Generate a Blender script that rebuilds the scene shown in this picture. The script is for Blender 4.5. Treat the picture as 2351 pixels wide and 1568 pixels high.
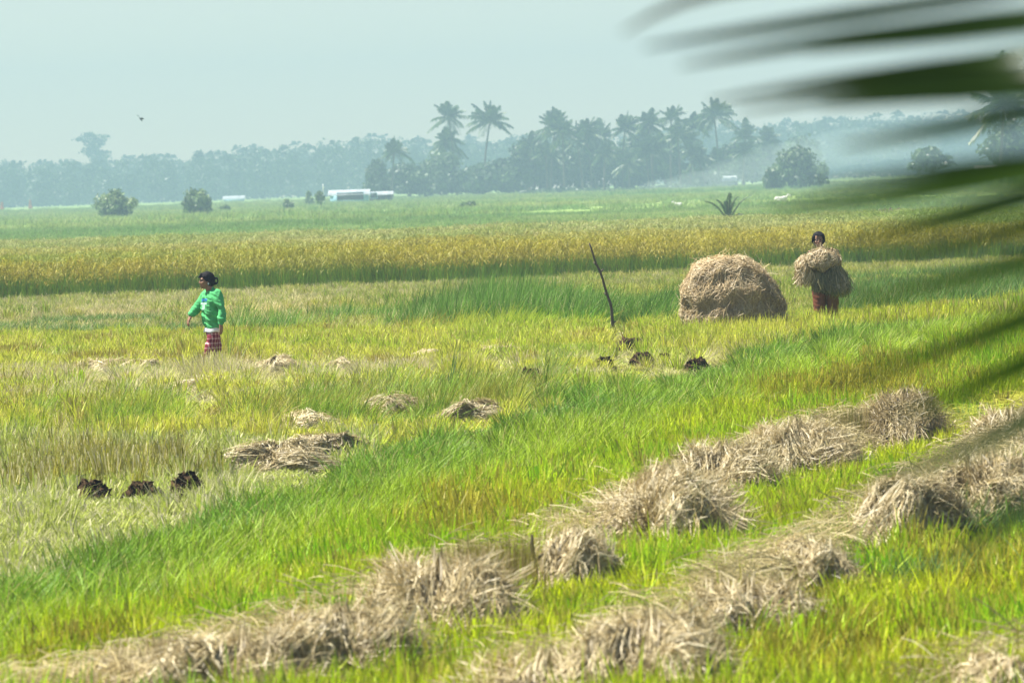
import bpy, math, random
import numpy as np
from mathutils import Vector, Matrix
from mathutils.bvhtree import BVHTree

SC = bpy.context.scene
COL = SC.collection
for _o in list(bpy.data.objects):
    bpy.data.objects.remove(_o)

# ------------------------------------------------------------------ camera
W, H = 1024.0, 682.0
LENS = 200.0
FPX = LENS / 36.0 * W
EYE = 2.5
PITCH = math.atan(159.0 / FPX)
ROLL = math.radians(2.0)
_f = Vector((0, math.cos(PITCH), -math.sin(PITCH)))
_u0 = Vector((0, math.sin(PITCH), math.cos(PITCH)))
_r0 = Vector((1, 0, 0))
_r = _r0 * math.cos(ROLL) - _u0 * math.sin(ROLL)
_u = _r0 * math.sin(ROLL) + _u0 * math.cos(ROLL)
# the world's right vector appears turned up towards the right of the picture
cam_d = bpy.data.cameras.new('camera')
cam = bpy.data.objects.new('camera', cam_d)
COL.objects.link(cam)
M = Matrix(((_r.x, _u.x, -_f.x, 0), (_r.y, _u.y, -_f.y, 0), (_r.z, _u.z, -_f.z, EYE), (0, 0, 0, 1)))
cam.matrix_world = M
cam_d.lens = LENS
cam_d.sensor_width = 36
cam_d.clip_start = 0.3
cam_d.clip_end = 12000
cam_d.dof.use_dof = True
cam_d.dof.focus_distance = 72.0
cam_d.dof.aperture_fstop = 8.2
SC.camera = cam

# ------------------------------------------------------------------ light
SUN_EL, SUN_AZ = 60.0, -80.0           # azimuth from +Y, negative = left of the view
world = bpy.data.worlds.new('World')
SC.world = world
world.use_nodes = True
wn, wl = world.node_tree.nodes, world.node_tree.links
wn.clear()
w_out = wn.new('ShaderNodeOutputWorld')
w_bg = wn.new('ShaderNodeBackground')
w_sky = wn.new('ShaderNodeTexSky')
w_sky.sky_type = 'NISHITA'
w_sky.sun_disc = False
w_sky.sun_elevation = math.radians(SUN_EL)
w_sky.sun_rotation = math.radians(SUN_AZ % 360)
w_sky.air_density = 1.0
w_sky.dust_density = 0.0
w_sky.ozone_density = 1.0
w_mul = wn.new('ShaderNodeMix')
w_mul.data_type = 'RGBA'
w_mul.blend_type = 'MULTIPLY'
w_mul.inputs[0].default_value = 1.0
w_mul.inputs[7].default_value = (0.98, 0.96, 1.0, 1)
wl.new(w_sky.outputs[0], w_mul.inputs[6])
wl.new(w_mul.outputs[2], w_bg.inputs[0])
wl.new(w_bg.outputs[0], w_out.inputs[0])
w_bg.inputs[1].default_value = 0.051

sun_d = bpy.data.lights.new('sun', 'SUN')
sun_d.energy = 5.0
sun_d.angle = math.radians(1.5)
sun_d.color = (1.0, 0.95, 0.86)
sun = bpy.data.objects.new('sun', sun_d)
COL.objects.link(sun)
_az, _el = math.radians(SUN_AZ), math.radians(SUN_EL)
SUN_DIR = Vector((math.sin(_az) * math.cos(_el), math.cos(_az) * math.cos(_el), math.sin(_el)))
sun.rotation_euler = SUN_DIR.to_track_quat('Z', 'Y').to_euler()

SC.view_settings.view_transform = 'Standard'
SC.view_settings.look = 'None'
SC.view_settings.exposure = 1.35
SC.view_settings.gamma = 1
SC.render.engine = 'CYCLES'
SC.cycles.max_bounces = 6
SC.cycles.diffuse_bounces = 3
SC.cycles.glossy_bounces = 1
SC.cycles.transmission_bounces = 4
SC.cycles.volume_bounces = 1
SC.cycles.transparent_max_bounces = 6
SC.cycles.use_denoising = True
SC.cycles.denoiser = 'OPENIMAGEDENOISE'
SC.cycles.denoising_input_passes = 'RGB_ALBEDO_NORMAL'
SC.cycles.sample_clamp_indirect = 6

# ------------------------------------------------------------------ projection helpers (2351-wide reading of the photo)
K = W / 2351.0
_fn, _rn, _un = (np.array(v) for v in (_f, _r, _u))
CP = np.array((0, 0, EYE))


def ray(x, y):
    """direction through a point of the photograph (2351-wide coordinates)"""
    return _fn * FPX + _rn * (x * K - W / 2) + _un * (H / 2 - y * K)


def at(x, y, z=0.0):
    d = ray(x, y)
    return CP + d * ((z - EYE) / d[2])


def pt(x, y, dist):
    d = ray(x, y)
    return CP + d * (dist / d[1])


def project(P):
    """world points (N,3) -> 2351-wide picture coordinates"""
    v = P - CP
    zc = v @ _fn
    return (v @ _rn / zc * FPX + W / 2) / K, (H / 2 - v @ _un / zc * FPX) / K


def mpp(dist):
    """metres per 2351-wide pixel at a distance"""
    return dist / FPX * K


# ------------------------------------------------------------------ object helpers
def tag(o, label=None, cat=None, group=None, kind=None):
    for k, v in (('label', label), ('category', cat), ('group', group), ('kind', kind)):
        if v:
            o[k] = v
    return o


def link(name, me, mat=None, parent=None, loc=None, rotz=0.0):
    o = bpy.data.objects.new(name, me)
    COL.objects.link(o)
    if mat is not None and me is not None and len(me.materials) == 0:
        for m in (mat if isinstance(mat, (list, tuple)) else [mat]):
            me.materials.append(m)
    if parent is not None:
        o.parent = parent
    if loc is not None:
        o.location = loc
    o.rotation_euler[2] = rotz
    return o


def empty(name, loc, rotz=0.0):
    o = bpy.data.objects.new(name, None)
    o.empty_display_size = 0.2
    COL.objects.link(o)
    o.location = loc
    o.rotation_euler[2] = rotz
    return o


def mesh_np(name, V, F, cols=None, smooth=False, cname='col'):
    """V (N,3); F list of (M,k) int arrays; cols (N,3) point colours"""
    me = bpy.data.meshes.new(name)
    V = np.asarray(V, dtype=np.float32)
    if not isinstance(F, list):
        F = [F]
    F = [np.asarray(f, dtype=np.int32) for f in F if len(f)]
    me.vertices.add(len(V))
    me.vertices.foreach_set('co', V.ravel())
    nl = sum(f.size for f in F)
    me.loops.add(nl)
    me.loops.foreach_set('vertex_index', np.concatenate([f.ravel() for f in F]))
    tot = np.concatenate([np.full(len(f), f.shape[1], dtype=np.int32) for f in F])
    st = np.concatenate(([0], np.cumsum(tot)[:-1])).astype(np.int32)
    me.polygons.add(len(tot))
    me.polygons.foreach_set('loop_start', st)
    me.polygons.foreach_set('loop_total', tot)
    if smooth:
        me.polygons.foreach_set('use_smooth', np.ones(len(tot), dtype=bool))
    if cols is not None:
        a = me.attributes.new(cname, 'FLOAT_COLOR', 'POINT')
        c4 = np.ones((len(V), 4), dtype=np.float32)
        c4[:, :3] = cols
        a.data.foreach_set('color', c4.ravel())
    me.update(calc_edges=True)
    return me


class Buf:
    """collects pieces of geometry for ONE mesh"""
    def __init__(s):
        s.V, s.F, s.C, s.n = [], {}, [], 0

    def add(s, V, F, C):
        V = np.asarray(V, float).reshape(-1, 3)
        C = np.asarray(C, float)
        if C.ndim == 1:
            C = np.tile(C, (len(V), 1))
        s.V.append(V)
        s.C.append(C)
        F = np.asarray(F)
        s.F.setdefault(F.shape[1], []).append(F + s.n)
        s.n += len(V)

    def mesh(s, name, smooth=False):
        return mesh_np(name, np.concatenate(s.V), [np.concatenate(f) for f in s.F.values()], np.concatenate(s.C), smooth)


def norm(a):
    return a / np.maximum(np.linalg.norm(a, axis=-1, keepdims=True), 1e-9)


def ribbons(P, Wd, wid, C):
    """P (N,K,3) centre lines, Wd (N,3) or (N,K,3) width directions, wid (N,K), C (N,3) or (N,K,3) -> V,F,C"""
    N, Kk, _ = P.shape
    if Wd.ndim == 2:
        Wd = Wd[:, None, :]
    off = Wd * wid[:, :, None] * 0.5
    V = np.stack([P - off, P + off], axis=2).reshape(-1, 3)
    if C.ndim == 2:
        C = np.repeat(C[:, None, :], Kk, axis=1)
    Cc = np.repeat(C[:, :, None, :], 2, axis=2).reshape(-1, 3)
    b = (np.arange(N) * Kk * 2)[:, None] + (np.arange(Kk - 1) * 2)[None, :]
    b = b.ravel()
    F = np.stack([b, b + 1, b + 3, b + 2], axis=1)
    return V, F, Cc


def tube(P, R, seg=8, cap=True):
    """tube along the points P with radii R"""
    P = np.asarray(P, float)
    n = len(P)
    R = np.broadcast_to(np.asarray(R, float), (n,))
    T = norm(np.gradient(P, axis=0))
    ref = np.array((0, 0, 1.0)) if abs(T[0][2]) < 0.9 else np.array((1.0, 0, 0))
    A = norm(np.cross(T, ref))
    B = np.cross(T, A)
    a = np.linspace(0, 2 * np.pi, seg, endpoint=False)
    V = (P[:, None] + (A[:, None] * np.cos(a)[None, :, None] + B[:, None] * np.sin(a)[None, :, None]) * R[:, None, None]).reshape(-1, 3)
    F = []
    for i in range(n - 1):
        for j in range(seg):
            k = (j + 1) % seg
            F.append((i * seg + j, i * seg + k, (i + 1) * seg + k, (i + 1) * seg + j))
    if cap:
        V = np.concatenate([V, P[:1], P[-1:]])
        c0, c1 = n * seg, n * seg + 1
        for j in range(seg):
            k = (j + 1) % seg
            F.append((c0, k, j, j))
            F.append((c1, (n - 1) * seg + j, (n - 1) * seg + k, (n - 1) * seg + k))
    F = np.array(F)
    q = F[F[:, 2] != F[:, 3]]
    t = F[F[:, 2] == F[:, 3]][:, :3]
    return V, q, t


def add_tube(buf, P, R, C, seg=8):
    V, q, t = tube(P, R, seg)
    n = buf.n
    buf.add(V, q, C)
    if len(t):
        buf.F.setdefault(3, []).append(t + n)


def box_vf(x0, x1, y0, y1, z0, z1):
    V = np.array([(x, y, z) for z in (z0, z1) for y in (y0, y1) for x in (x0, x1)], float)
    F = np.array([(0, 2, 3, 1), (4, 5, 7, 6), (0, 1, 5, 4), (1, 3, 7, 5), (3, 2, 6, 7), (2, 0, 4, 6)])
    return V, F


# lattice value noise ------------------------------------------------------
def vnoise(x, y, scale, seed=0):
    x = np.asarray(x, float) / scale + 1000.37 * (seed + 1)
    y = np.asarray(y, float) / scale + 731.13 * (seed + 1)
    xi, yi = np.floor(x).astype(np.int64), np.floor(y).astype(np.int64)
    fx, fy = x - xi, y - yi
    fx = fx * fx * (3 - 2 * fx)
    fy = fy * fy * (3 - 2 * fy)

    def h(a, b):
        n = (a * 374761393 + b * 668265263 + seed * 974711) & 0x7fffffff
        n = ((n ^ (n >> 13)) * 1274126177) & 0x7fffffff
        return ((n ^ (n >> 16)) & 0xffff) / 65535.0
    return (h(xi, yi) * (1 - fx) + h(xi + 1, yi) * fx) * (1 - fy) + (h(xi, yi + 1) * (1 - fx) + h(xi + 1, yi + 1) * fx) * fy


def fbm(x, y, scale, seed=0, oct=3):
    s, a, t = 0, 1.0, 0
    for i in range(oct):
        s = s + a * vnoise(x, y, scale / 2 ** i, seed + 17 * i)
        t += a
        a *= 0.5
    return s / t


# ------------------------------------------------------------------ materials
def new_mat(name):
    m = bpy.data.materials.new(name)
    m.use_nodes = True
    m.node_tree.nodes.clear()
    return m, m.node_tree.nodes, m.node_tree.links


def leafy(nodes, links, col_socket, transl=0.35, rough=0.55, gloss=0.06):
    d = nodes.new('ShaderNodeBsdfDiffuse')
    t = nodes.new('ShaderNodeBsdfTranslucent')
    g = nodes.new('ShaderNodeBsdfGlossy')
    g.inputs['Roughness'].default_value = rough
    m1 = nodes.new('ShaderNodeMixShader')
    m2 = nodes.new('ShaderNodeMixShader')
    m1.inputs[0].default_value = transl
    m2.inputs[0].default_value = gloss
    links.new(col_socket, d.inputs[0])
    links.new(col_socket, t.inputs[0])
    links.new(d.outputs[0], m1.inputs[1])
    links.new(t.outputs[0], m1.inputs[2])
    links.new(m1.outputs[0], m2.inputs[1])
    links.new(g.outputs[0], m2.inputs[2])
    out = nodes.new('ShaderNodeOutputMaterial')
    links.new(m2.outputs[0], out.inputs[0])


def vcol_mat(name, transl=0.3, rough=0.6, gloss=0.04):
    """colour from the mesh's own 'col' attribute (each leaf or straw has its own colour)"""
    m, n, l = new_mat(name)
    a = n.new('ShaderNodeAttribute')
    a.attribute_name = 'col'
    leafy(n, l, a.outputs['Color'], transl, rough, gloss)
    return m


def tuft_mat(name, transl=0.32, gloss=0.02):
    """blade colour = mix(tint, tint2, dryness) * own brightness ; tint per tuft, the rest per blade"""
    m, n, l = new_mat(name)
    a = n.new('ShaderNodeAttribute')
    a.attribute_name = 'col'
    t1 = n.new('ShaderNodeAttribute')
    t1.attribute_type = 'INSTANCER'
    t1.attribute_name = 'tint'
    t2 = n.new('ShaderNodeAttribute')
    t2.attribute_type = 'INSTANCER'
    t2.attribute_name = 'tint2'
    s = n.new('ShaderNodeSeparateColor')
    l.new(a.outputs['Color'], s.inputs[0])
    mx = n.new('ShaderNodeMix')
    mx.data_type = 'RGBA'
    l.new(s.outputs[0], mx.inputs[0])
    l.new(t1.outputs['Color'], mx.inputs[6])
    l.new(t2.outputs['Color'], mx.inputs[7])
    vm = n.new('ShaderNodeVectorMath')
    vm.operation = 'SCALE'
    l.new(mx.outputs[2], vm.inputs[0])
    l.new(s.outputs[1], vm.inputs['Scale'])
    leafy(n, l, vm.outputs[0], transl, 0.5, gloss)
    return m


def plain_mat(name, col, rough=0.7, noise=0.25, scale=20.0, spec=0.3, bump=0.0):
    m, n, l = new_mat(name)
    b = n.new('ShaderNodeBsdfPrincipled')
    b.inputs['Roughness'].default_value = rough
    b.inputs['Specular IOR Level'].default_value = spec
    tc = n.new('ShaderNodeTexCoord')
    nz = n.new('ShaderNodeTexNoise')
    nz.inputs['Scale'].default_value = scale
    nz.inputs['Detail'].default_value = 4
    l.new(tc.outputs['Object'], nz.inputs['Vector'])
    r = n.new('ShaderNodeValToRGB')
    c = np.array(col)
    r.color_ramp.elements[0].position = 0.3
    r.color_ramp.elements[1].position = 0.7
    r.color_ramp.elements[0].color = (*(c * (1 - noise)), 1)
    r.color_ramp.elements[1].color = (*np.minimum(c * (1 + noise), 0.95), 1)
    l.new(nz.outputs[0], r.inputs[0])
    l.new(r.outputs[0], b.inputs['Base Color'])
    if bump:
        bp = n.new('ShaderNodeBump')
        bp.inputs['Strength'].default_value = bump
        bp.inputs['Distance'].default_value = 0.02
        l.new(nz.outputs[0], bp.inputs['Height'])
        l.new(bp.outputs[0], b.inputs['Normal'])
    o = n.new('ShaderNodeOutputMaterial')
    l.new(b.outputs[0], o.inputs[0])
    return m


MAT_TUFT = tuft_mat('grass_blades')
MAT_STRAW = vcol_mat('straw', 0.18, 0.5, 0.05)
MAT_LEAF = vcol_mat('leaf', 0.3, 0.5, 0.05)
MAT_EARTH = vcol_mat('earth', 0.0, 0.9, 0.0)
MAT_BARK = plain_mat('bark', (0.16, 0.13, 0.10), 0.9, 0.35, 3.0, 0.1)
# ------------------------------------------------------------------ ground
def gz(x, y):
    """height of the ground"""
    x, y = np.asarray(x, float), np.asarray(y, float)
    z = 0.10 * (fbm(x, y, 3.0, 3, 2) - 0.5) * np.clip((300 - y) / 200, 0, 1)
    yb = 104.0 + 0.25 * x + 1.5 * np.sin(x * 0.6)
    z = z + 0.14 * np.exp(-((y - yb) / 1.3) ** 2) * (np.abs(x) < 40)
    st = np.clip((y - 47) / 12, 0, 1) * np.clip((117 - y) / 9, 0, 1)
    z = z + 0.22 * st * st * (3 - 2 * st)
    for fx, fy, fd in ((-3.86, 73.9, 0.25), (4.31, 80.0, 0.12), (2.9, 80.0, 0.22)):
        z = z - fd * np.exp(-(((x - fx) / 0.75) ** 2 + ((y - fy) / 0.6) ** 2) ** 2)
    z = z + 0.5 * (fbm(x, y, 60.0, 9, 2) - 0.5) * np.clip((y - 230) / 120, 0, 1) * np.clip((1500 - y) / 400, 0, 1)
    return z


def atg(x, y, h=0.0):
    p = at(x, y, h)
    for _ in range(5):
        p = at(x, y, float(gz(p[0], p[1])) + h)
    return p


ys = np.concatenate([np.linspace(-60, 14, 8), np.arange(15, 60, 0.35), np.arange(60, 160, 0.7), np.arange(160, 420, 3.0),
                     np.arange(420, 1300, 12.0), np.linspace(1320, 2140, 30)])
NX = 121
tx = np.linspace(-1, 1, NX)
tx = np.sign(tx) * np.abs(tx) ** 1.6
rows = []
for y in ys:
    hw = 0.12 * max(y, 15) + 6
    inner = tx[1:-1] * hw
    rows.append(np.stack([np.concatenate([[-1600], inner, [1600]]), np.full(NX, y)], axis=1))
G = np.concatenate(rows)
GV = np.column_stack([G, gz(G[:, 0], G[:, 1])])
GV[np.abs(GV[:, 0]) > 1500, 2] = 0
i, j = np.meshgrid(np.arange(len(ys) - 1), np.arange(NX - 1), indexing='ij')
b = (i * NX + j).ravel()
GF = np.stack([b, b + 1, b + NX + 1, b + NX], axis=1)
gm, n, l = new_mat('field_soil')
geo = n.new('ShaderNodeNewGeometry')
sep = n.new('ShaderNodeSeparateXYZ')
l.new(geo.outputs['Position'], sep.inputs[0])


def ramp(fac, stops):
    r = n.new('ShaderNodeValToRGB')
    e = r.color_ramp.elements
    while len(e) > 1:
        e.remove(e[-1])
    e[0].position = stops[0][0]
    e[0].color = (*stops[0][1], 1)
    for p, c in stops[1:]:
        q = e.new(p)
        q.color = (*c, 1)
    l.new(fac, r.inputs[0])
    return r.outputs[0]


def noise(scale, detail=4, stretch=(1, 1, 1)):
    mp = n.new('ShaderNodeMapping')
    mp.inputs['Scale'].default_value = stretch
    l.new(geo.outputs['Position'], mp.inputs[0])
    nz = n.new('ShaderNodeTexNoise')
    nz.inputs['Scale'].default_value = scale
    nz.inputs['Detail'].default_value = detail
    l.new(mp.outputs[0], nz.inputs['Vector'])
    return nz.outputs[0]


def mixc(fac, a, c):
    mx = n.new('ShaderNodeMix')
    mx.data_type = 'RGBA'
    l.new(fac, mx.inputs[0])
    l.new(a, mx.inputs[6])
    l.new(c, mx.inputs[7])
    return mx.outputs[2]


def maprange(v, a, c):
    mr = n.new('ShaderNodeMapRange')
    mr.inputs[1].default_value = a
    mr.inputs[2].default_value = c
    l.new(v, mr.inputs[0])
    return mr.outputs[0]


near_c = ramp(noise(5.0, 6), [(0.3, (0.030, 0.024, 0.014)), (0.5, (0.065, 0.065, 0.020)), (0.62, (0.11, 0.10, 0.04)), (0.75, (0.24, 0.20, 0.11))])
far_c = ramp(noise(0.02, 5, (1.0, 2.2, 1)), [(0.32, (0.13, 0.27, 0.065)), (0.5, (0.25, 0.38, 0.10)), (0.62, (0.36, 0.43, 0.13)), (0.75, (0.20, 0.33, 0.09))])
far_d = ramp(noise(0.35, 4, (1, 0.6, 1)), [(0.35, (0.20, 0.31, 0.08)), (0.65, (0.33, 0.43, 0.12))])
mm = n.new('ShaderNodeMix')
mm.data_type = 'RGBA'
mm.inputs[0].default_value = 0.4
l.new(far_c, mm.inputs[6])
l.new(far_d, mm.inputs[7])
cc = mixc(maprange(sep.outputs[1], 205, 222), near_c, mm.outputs[2])
bs = n.new('ShaderNodeBsdfPrincipled')
bs.inputs['Roughness'].default_value = 0.95
bs.inputs['Specular IOR Level'].default_value = 0.05
l.new(cc, bs.inputs['Base Color'])
bp = n.new('ShaderNodeBump')
bp.inputs['Strength'].default_value = 0.7
bp.inputs['Distance'].default_value = 0.06
l.new(noise(6.0, 6), bp.inputs['Height'])
l.new(bp.outputs[0], bs.inputs['Normal'])
go = n.new('ShaderNodeOutputMaterial')
l.new(bs.outputs[0], go.inputs[0])
ground = link('ground', mesh_np('ground', GV, GF, smooth=True), gm)
tag(ground, kind='structure')

# ------------------------------------------------------------------ haze
HZ = 52.0
V, F = box_vf(-1700, 1700, -70, 2170, -1.8, HZ)
hm = bpy.data.materials.new('haze_air')
hm.use_nodes = True
hm.node_tree.nodes.clear()
hv = hm.node_tree.nodes.new('ShaderNodeVolumePrincipled')
hv.inputs['Color'].default_value = (0.325, 0.45, 0.595, 1)
hv.inputs['Density'].default_value = 0.00068
hv.inputs['Anisotropy'].default_value = 0.0
ho = hm.node_tree.nodes.new('ShaderNodeOutputMaterial')
hm.node_tree.links.new(hv.outputs[0], ho.inputs['Volume'])
haze = link('haze', mesh_np('haze', V, F), hm)
tag(haze, kind='stuff')

# ------------------------------------------------------------------ tufts of grass, stubble and rice
rs = np.random.RandomState(7)


def blades(buf, rng, n, rad, h0, h1, lean, width, bend, wind=0.0, dry=0.2, stiff=False, base=None, kk=4, taper=True):
    """n blades of one tuft; colour channels: R dryness, G brightness"""
    a = rng.uniform(0, 2 * np.pi, n)
    r = rad * np.sqrt(rng.uniform(0, 1, n))
    P0 = np.stack([r * np.cos(a), r * np.sin(a), np.full(n, -0.02)], 1)
    if base is not None:
        P0 = P0 + base
    h = rng.uniform(h0, h1, n)
    d = np.stack([np.cos(a), np.sin(a)], 1) * rng.uniform(0, lean, (n, 1)) + rng.normal(0, lean * 0.4, (n, 2))
    d[:, 0] += wind
    t = np.linspace(0, 1, kk)[None, :]
    be = rng.uniform(0.2, 1, (n, 1)) * bend
    X = P0[:, None, 0] + d[:, None, 0] * h[:, None] * (t + be * t ** 2)
    Y = P0[:, None, 1] + d[:, None, 1] * h[:, None] * (t + be * t ** 2)
    Z = P0[:, None, 2] + h[:, None] * (t - 0.35 * be * t ** 2.5)
    P = np.stack([X, Y, Z], 2)
    wa = rng.uniform(0, np.pi, n)
    Wd = np.stack([np.cos(wa), np.sin(wa) * 0.5, np.zeros(n)], 1)
    prof = (1 - t ** 1.6 * 0.92) if taper else np.full((1, kk), 1.0)
    wid = width * rng.uniform(0.6, 1.3, (n, 1)) * prof
    C = np.zeros((n, kk, 3))
    dr = (rng.uniform(0, 1, n) < dry).astype(float) * rng.uniform(0.6, 1, n) + rng.uniform(0, 0.2, n)
    C[:, :, 0] = np.clip(dr[:, None] + (0.35 * dry * t ** 2 if not stiff else 0), 0, 1)
    C[:, :, 1] = rng.uniform(0.45, 1.35, n)[:, None]
    buf.add(*ribbons(P, Wd, wid, C))


def variants(name, fn, k):
    c = bpy.data.collections.new(name)
    for q in range(k):
        b = Buf()
        fn(b, np.random.RandomState(100 + q))
        me = b.mesh(name)
        me.materials.append(MAT_TUFT)
        o = bpy.data.objects.new('%s_%02d' % (name, q), me)
        c.objects.link(o)
    return c


def v_stubble(b, r):
    for q in range(2):
        base = np.array([*r.normal(0, 0.05, 2), 0])
        blades(b, r, 13, 0.03, 0.14, 0.27, 0.16, 0.0105, 0.1, dry=0.40, stiff=True, base=base, kk=3, taper=False)
        blades(b, r, 13, 0.05, 0.18, 0.40, 0.28, 0.0165, 0.55, wind=0.03, dry=0.14, base=base, kk=4)


def v_lush(b, r):
    blades(b, r, 42, 0.14, 0.18, 0.44, 0.32, 0.0115, 0.9, wind=0.12, dry=0.05, kk=5)


def v_dry(b, r):
    blades(b, r, 26, 0.11, 0.10, 0.26, 0.35, 0.006, 0.2, dry=0.8, stiff=True, kk=3, taper=False)
    blades(b, r, 12, 0.12, 0.12, 0.30, 0.9, 0.006, 0.8, dry=0.7, kk=4)
    blades(b, r, 6, 0.1, 0.2, 0.35, 0.3, 0.007, 0.6, dry=0.1, kk=4)


def v_tall(b, r):
    blades(b, r, 34, 0.12, 0.35, 0.75, 0.22, 0.009, 0.7, wind=0.10, dry=0.08, kk=5)
    blades(b, r, 3, 0.10, 0.65, 0.95, 0.12, 0.010, 0.5, wind=0.16, dry=0.0, kk=5)


def v_rice(b, r):
    blades(b, r, 46, 0.16, 0.45, 0.80, 0.16, 0.011, 0.5, wind=0.03, dry=0.10, kk=4)
    # drooping golden panicles near the top
    n = 40
    a = r.uniform(0, 2 * np.pi, n)
    rr = 0.20 * np.sqrt(r.uniform(0, 1, n))
    z = 0.92 - 0.45 * r.uniform(0, 1, n) ** 1.7
    P0 = np.stack([rr * np.cos(a), rr * np.sin(a), z], 1)
    L = r.uniform(0.12, 0.24, n)
    d = np.stack([np.cos(a) + 0.4, np.sin(a)], 1)
    t = np.linspace(0, 1, 4)[None, :]
    P = np.stack([P0[:, None, 0] + d[:, None, 0] * L[:, None] * 0.6 * t,
                  P0[:, None, 1] + d[:, None, 1] * L[:, None] * 0.6 * t,
                  P0[:, None, 2] + L[:, None] * (0.35 * t - 0.85 * t ** 2)], 2)
    wa = r.uniform(0, np.pi, n)
    Wd = np.stack([np.cos(wa), np.sin(wa) * 0.3, np.zeros(n)], 1)
    wid = 0.020 * r.uniform(0.6, 1.3, (n, 1)) * np.array([[0.3, 1, 1, 0.4]])
    C = np.zeros((n, 3))
    C[:, 0] = r.uniform(0.75, 1, n)
    C[:, 1] = r.uniform(0.7, 1.25, n)
    b.add(*ribbons(P, Wd, wid, C))


def v_meadow(b, r):
    blades(b, r, 90, 0.55, 0.25, 0.55, 0.30, 0.03, 0.8, wind=0.12, dry=0.10, kk=4)


def v_litter(b, r):
    """cut straws lying about"""
    n = 46
    P0 = np.stack([r.normal(0, 0.12, n), r.normal(0, 0.12, n), r.uniform(0.03, 0.22, n)], 1)
    a = r.normal(0.3, 0.8, n)
    L = r.uniform(0.07, 0.26, n)
    t = np.linspace(-0.5, 0.5, 4)[None, :]
    P = np.stack([P0[:, None, 0] + np.cos(a)[:, None] * L[:, None] * t, P0[:, None, 1] + np.sin(a)[:, None] * L[:, None] * t,
                  P0[:, None, 2] + r.normal(0, 0.25, (n, 1)) * L[:, None] * t - 0.25 * L[:, None] * t ** 2], 2)
    Wd = norm(np.stack([-np.sin(a), np.cos(a), r.uniform(0.5, 1.5, n)], 1))
    wid = 0.0048 * r.uniform(0.6, 1.4, (n, 1)) * np.ones((1, 4))
    C = np.zeros((n, 3))
    C[:, 0] = r.uniform(0.8, 1, n)
    C[:, 1] = r.uniform(0.7, 1.2, n)
    b.add(*ribbons(P, Wd, wid, C))


VAR = {k: variants('tuft_' + k, f, 5) for k, f in (('stubble', v_stubble), ('lush', v_lush), ('dry', v_dry), ('tall', v_tall),
                                                  ('rice', v_rice), ('meadow', v_meadow), ('litter', v_litter))}


def gn_scatter(coll):
    g = bpy.data.node_groups.new('scatter_' + coll.name, 'GeometryNodeTree')
    g.interface.new_socket('Geometry', in_out='INPUT', socket_type='NodeSocketGeometry')
    g.interface.new_socket('Geometry', in_out='OUTPUT', socket_type='NodeSocketGeometry')
    N, L = g.nodes, g.links
    gi, goo = N.new('NodeGroupInput'), N.new('NodeGroupOutput')
    ci = N.new('GeometryNodeCollectionInfo')
    ci.inputs['Collection'].default_value = coll
    ci.inputs['Separate Children'].default_value = True
    ci.inputs['Reset Children'].default_value = True
    ip = N.new('GeometryNodeInstanceOnPoints')
    ip.inputs['Pick Instance'].default_value = True

    def na(nm, ty):
        q = N.new('GeometryNodeInputNamedAttribute')
        q.data_type = ty
        q.inputs['Name'].default_value = nm
        return q.outputs[0]
    er = N.new('FunctionNodeEulerToRotation')
    L.new(na('rot', 'FLOAT_VECTOR'), er.inputs[0])
    L.new(er.outputs[0], ip.inputs['Rotation'])
    L.new(na('scl', 'FLOAT_VECTOR'), ip.inputs['Scale'])
    L.new(na('vid', 'INT'), ip.inputs['Instance Index'])
    L.new(gi.outputs[0], ip.inputs['Points'])
    L.new(ci.outputs[0], ip.inputs['Instance'])
    L.new(ip.outputs[0], goo.inputs[0])
    return g


def scatter(name, key, P, scl, tint, tint2, rotz=None, tilt=0.08):
    n = len(P)
    if n == 0:
        return None
    me = bpy.data.meshes.new(name)
    me.vertices.add(n)
    me.vertices.foreach_set('co', np.asarray(P, np.float32).ravel())

    def A(nm, ty, arr, f='vector'):
        at_ = me.attributes.new(nm, ty, 'POINT')
        at_.data.foreach_set(f, np.ascontiguousarray(arr).ravel())
    rot = np.stack([rs.normal(0, tilt, n), rs.normal(0, tilt, n), rs.uniform(0, 2 * np.pi, n) if rotz is None else rotz], 1)
    A('rot', 'FLOAT_VECTOR', rot.astype(np.float32))
    A('scl', 'FLOAT_VECTOR', np.asarray(scl, np.float32))
    A('tint', 'FLOAT_VECTOR', np.asarray(tint, np.float32))
    A('tint2', 'FLOAT_VECTOR', np.asarray(tint2, np.float32))
    A('vid', 'INT', rs.randint(0, 5, n).astype(np.int32), 'value')
    o = link(name, me, MAT_TUFT)
    md = o.modifiers.new('scatter', 'NODES')
    md.node_group = gn_scatter(VAR[key])
    tag(o, kind='stuff')
    return o


def cand(y0, y1, dens, margin=1.14):
    """random ground points between two distances, inside (and a little outside) the view"""
    hw = lambda y: 0.09 * margin * y + 0.6
    area = (hw(y0) + hw(y1)) * (y1 - y0)
    n = int(area * dens * 1.0)
    y = rs.uniform(y0, y1, n * 2)
    keep = rs.uniform(0, 1, n * 2) < hw(y) / hw(y1)
    y = y[keep][:n]
    x = rs.uniform(-1, 1, len(y)) * hw(y)
    return x, y


def band(px, py, line, hw):
    """signed position across a band drawn along a line of the field: 0 on the line, 1 at its edge"""
    xs_, ys_ = np.array([q[0] for q in line], float), np.array([q[1] for q in line], float)
    h = np.interp(px, xs_, hw) if np.ndim(hw) else hw
    return (py - np.interp(px, xs_, ys_)) / h


def mixa(a, b_, f):
    f = np.clip(np.asarray(f, float), 0, 1)[:, None]
    return np.asarray(a) * (1 - f) + np.asarray(b_) * f


def spot(px, py, cx, cy, rx, ry):
    return np.clip(1.3 - np.sqrt(((px - cx) / rx) ** 2 + ((py - cy) / ry) ** 2), 0, 1)


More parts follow.
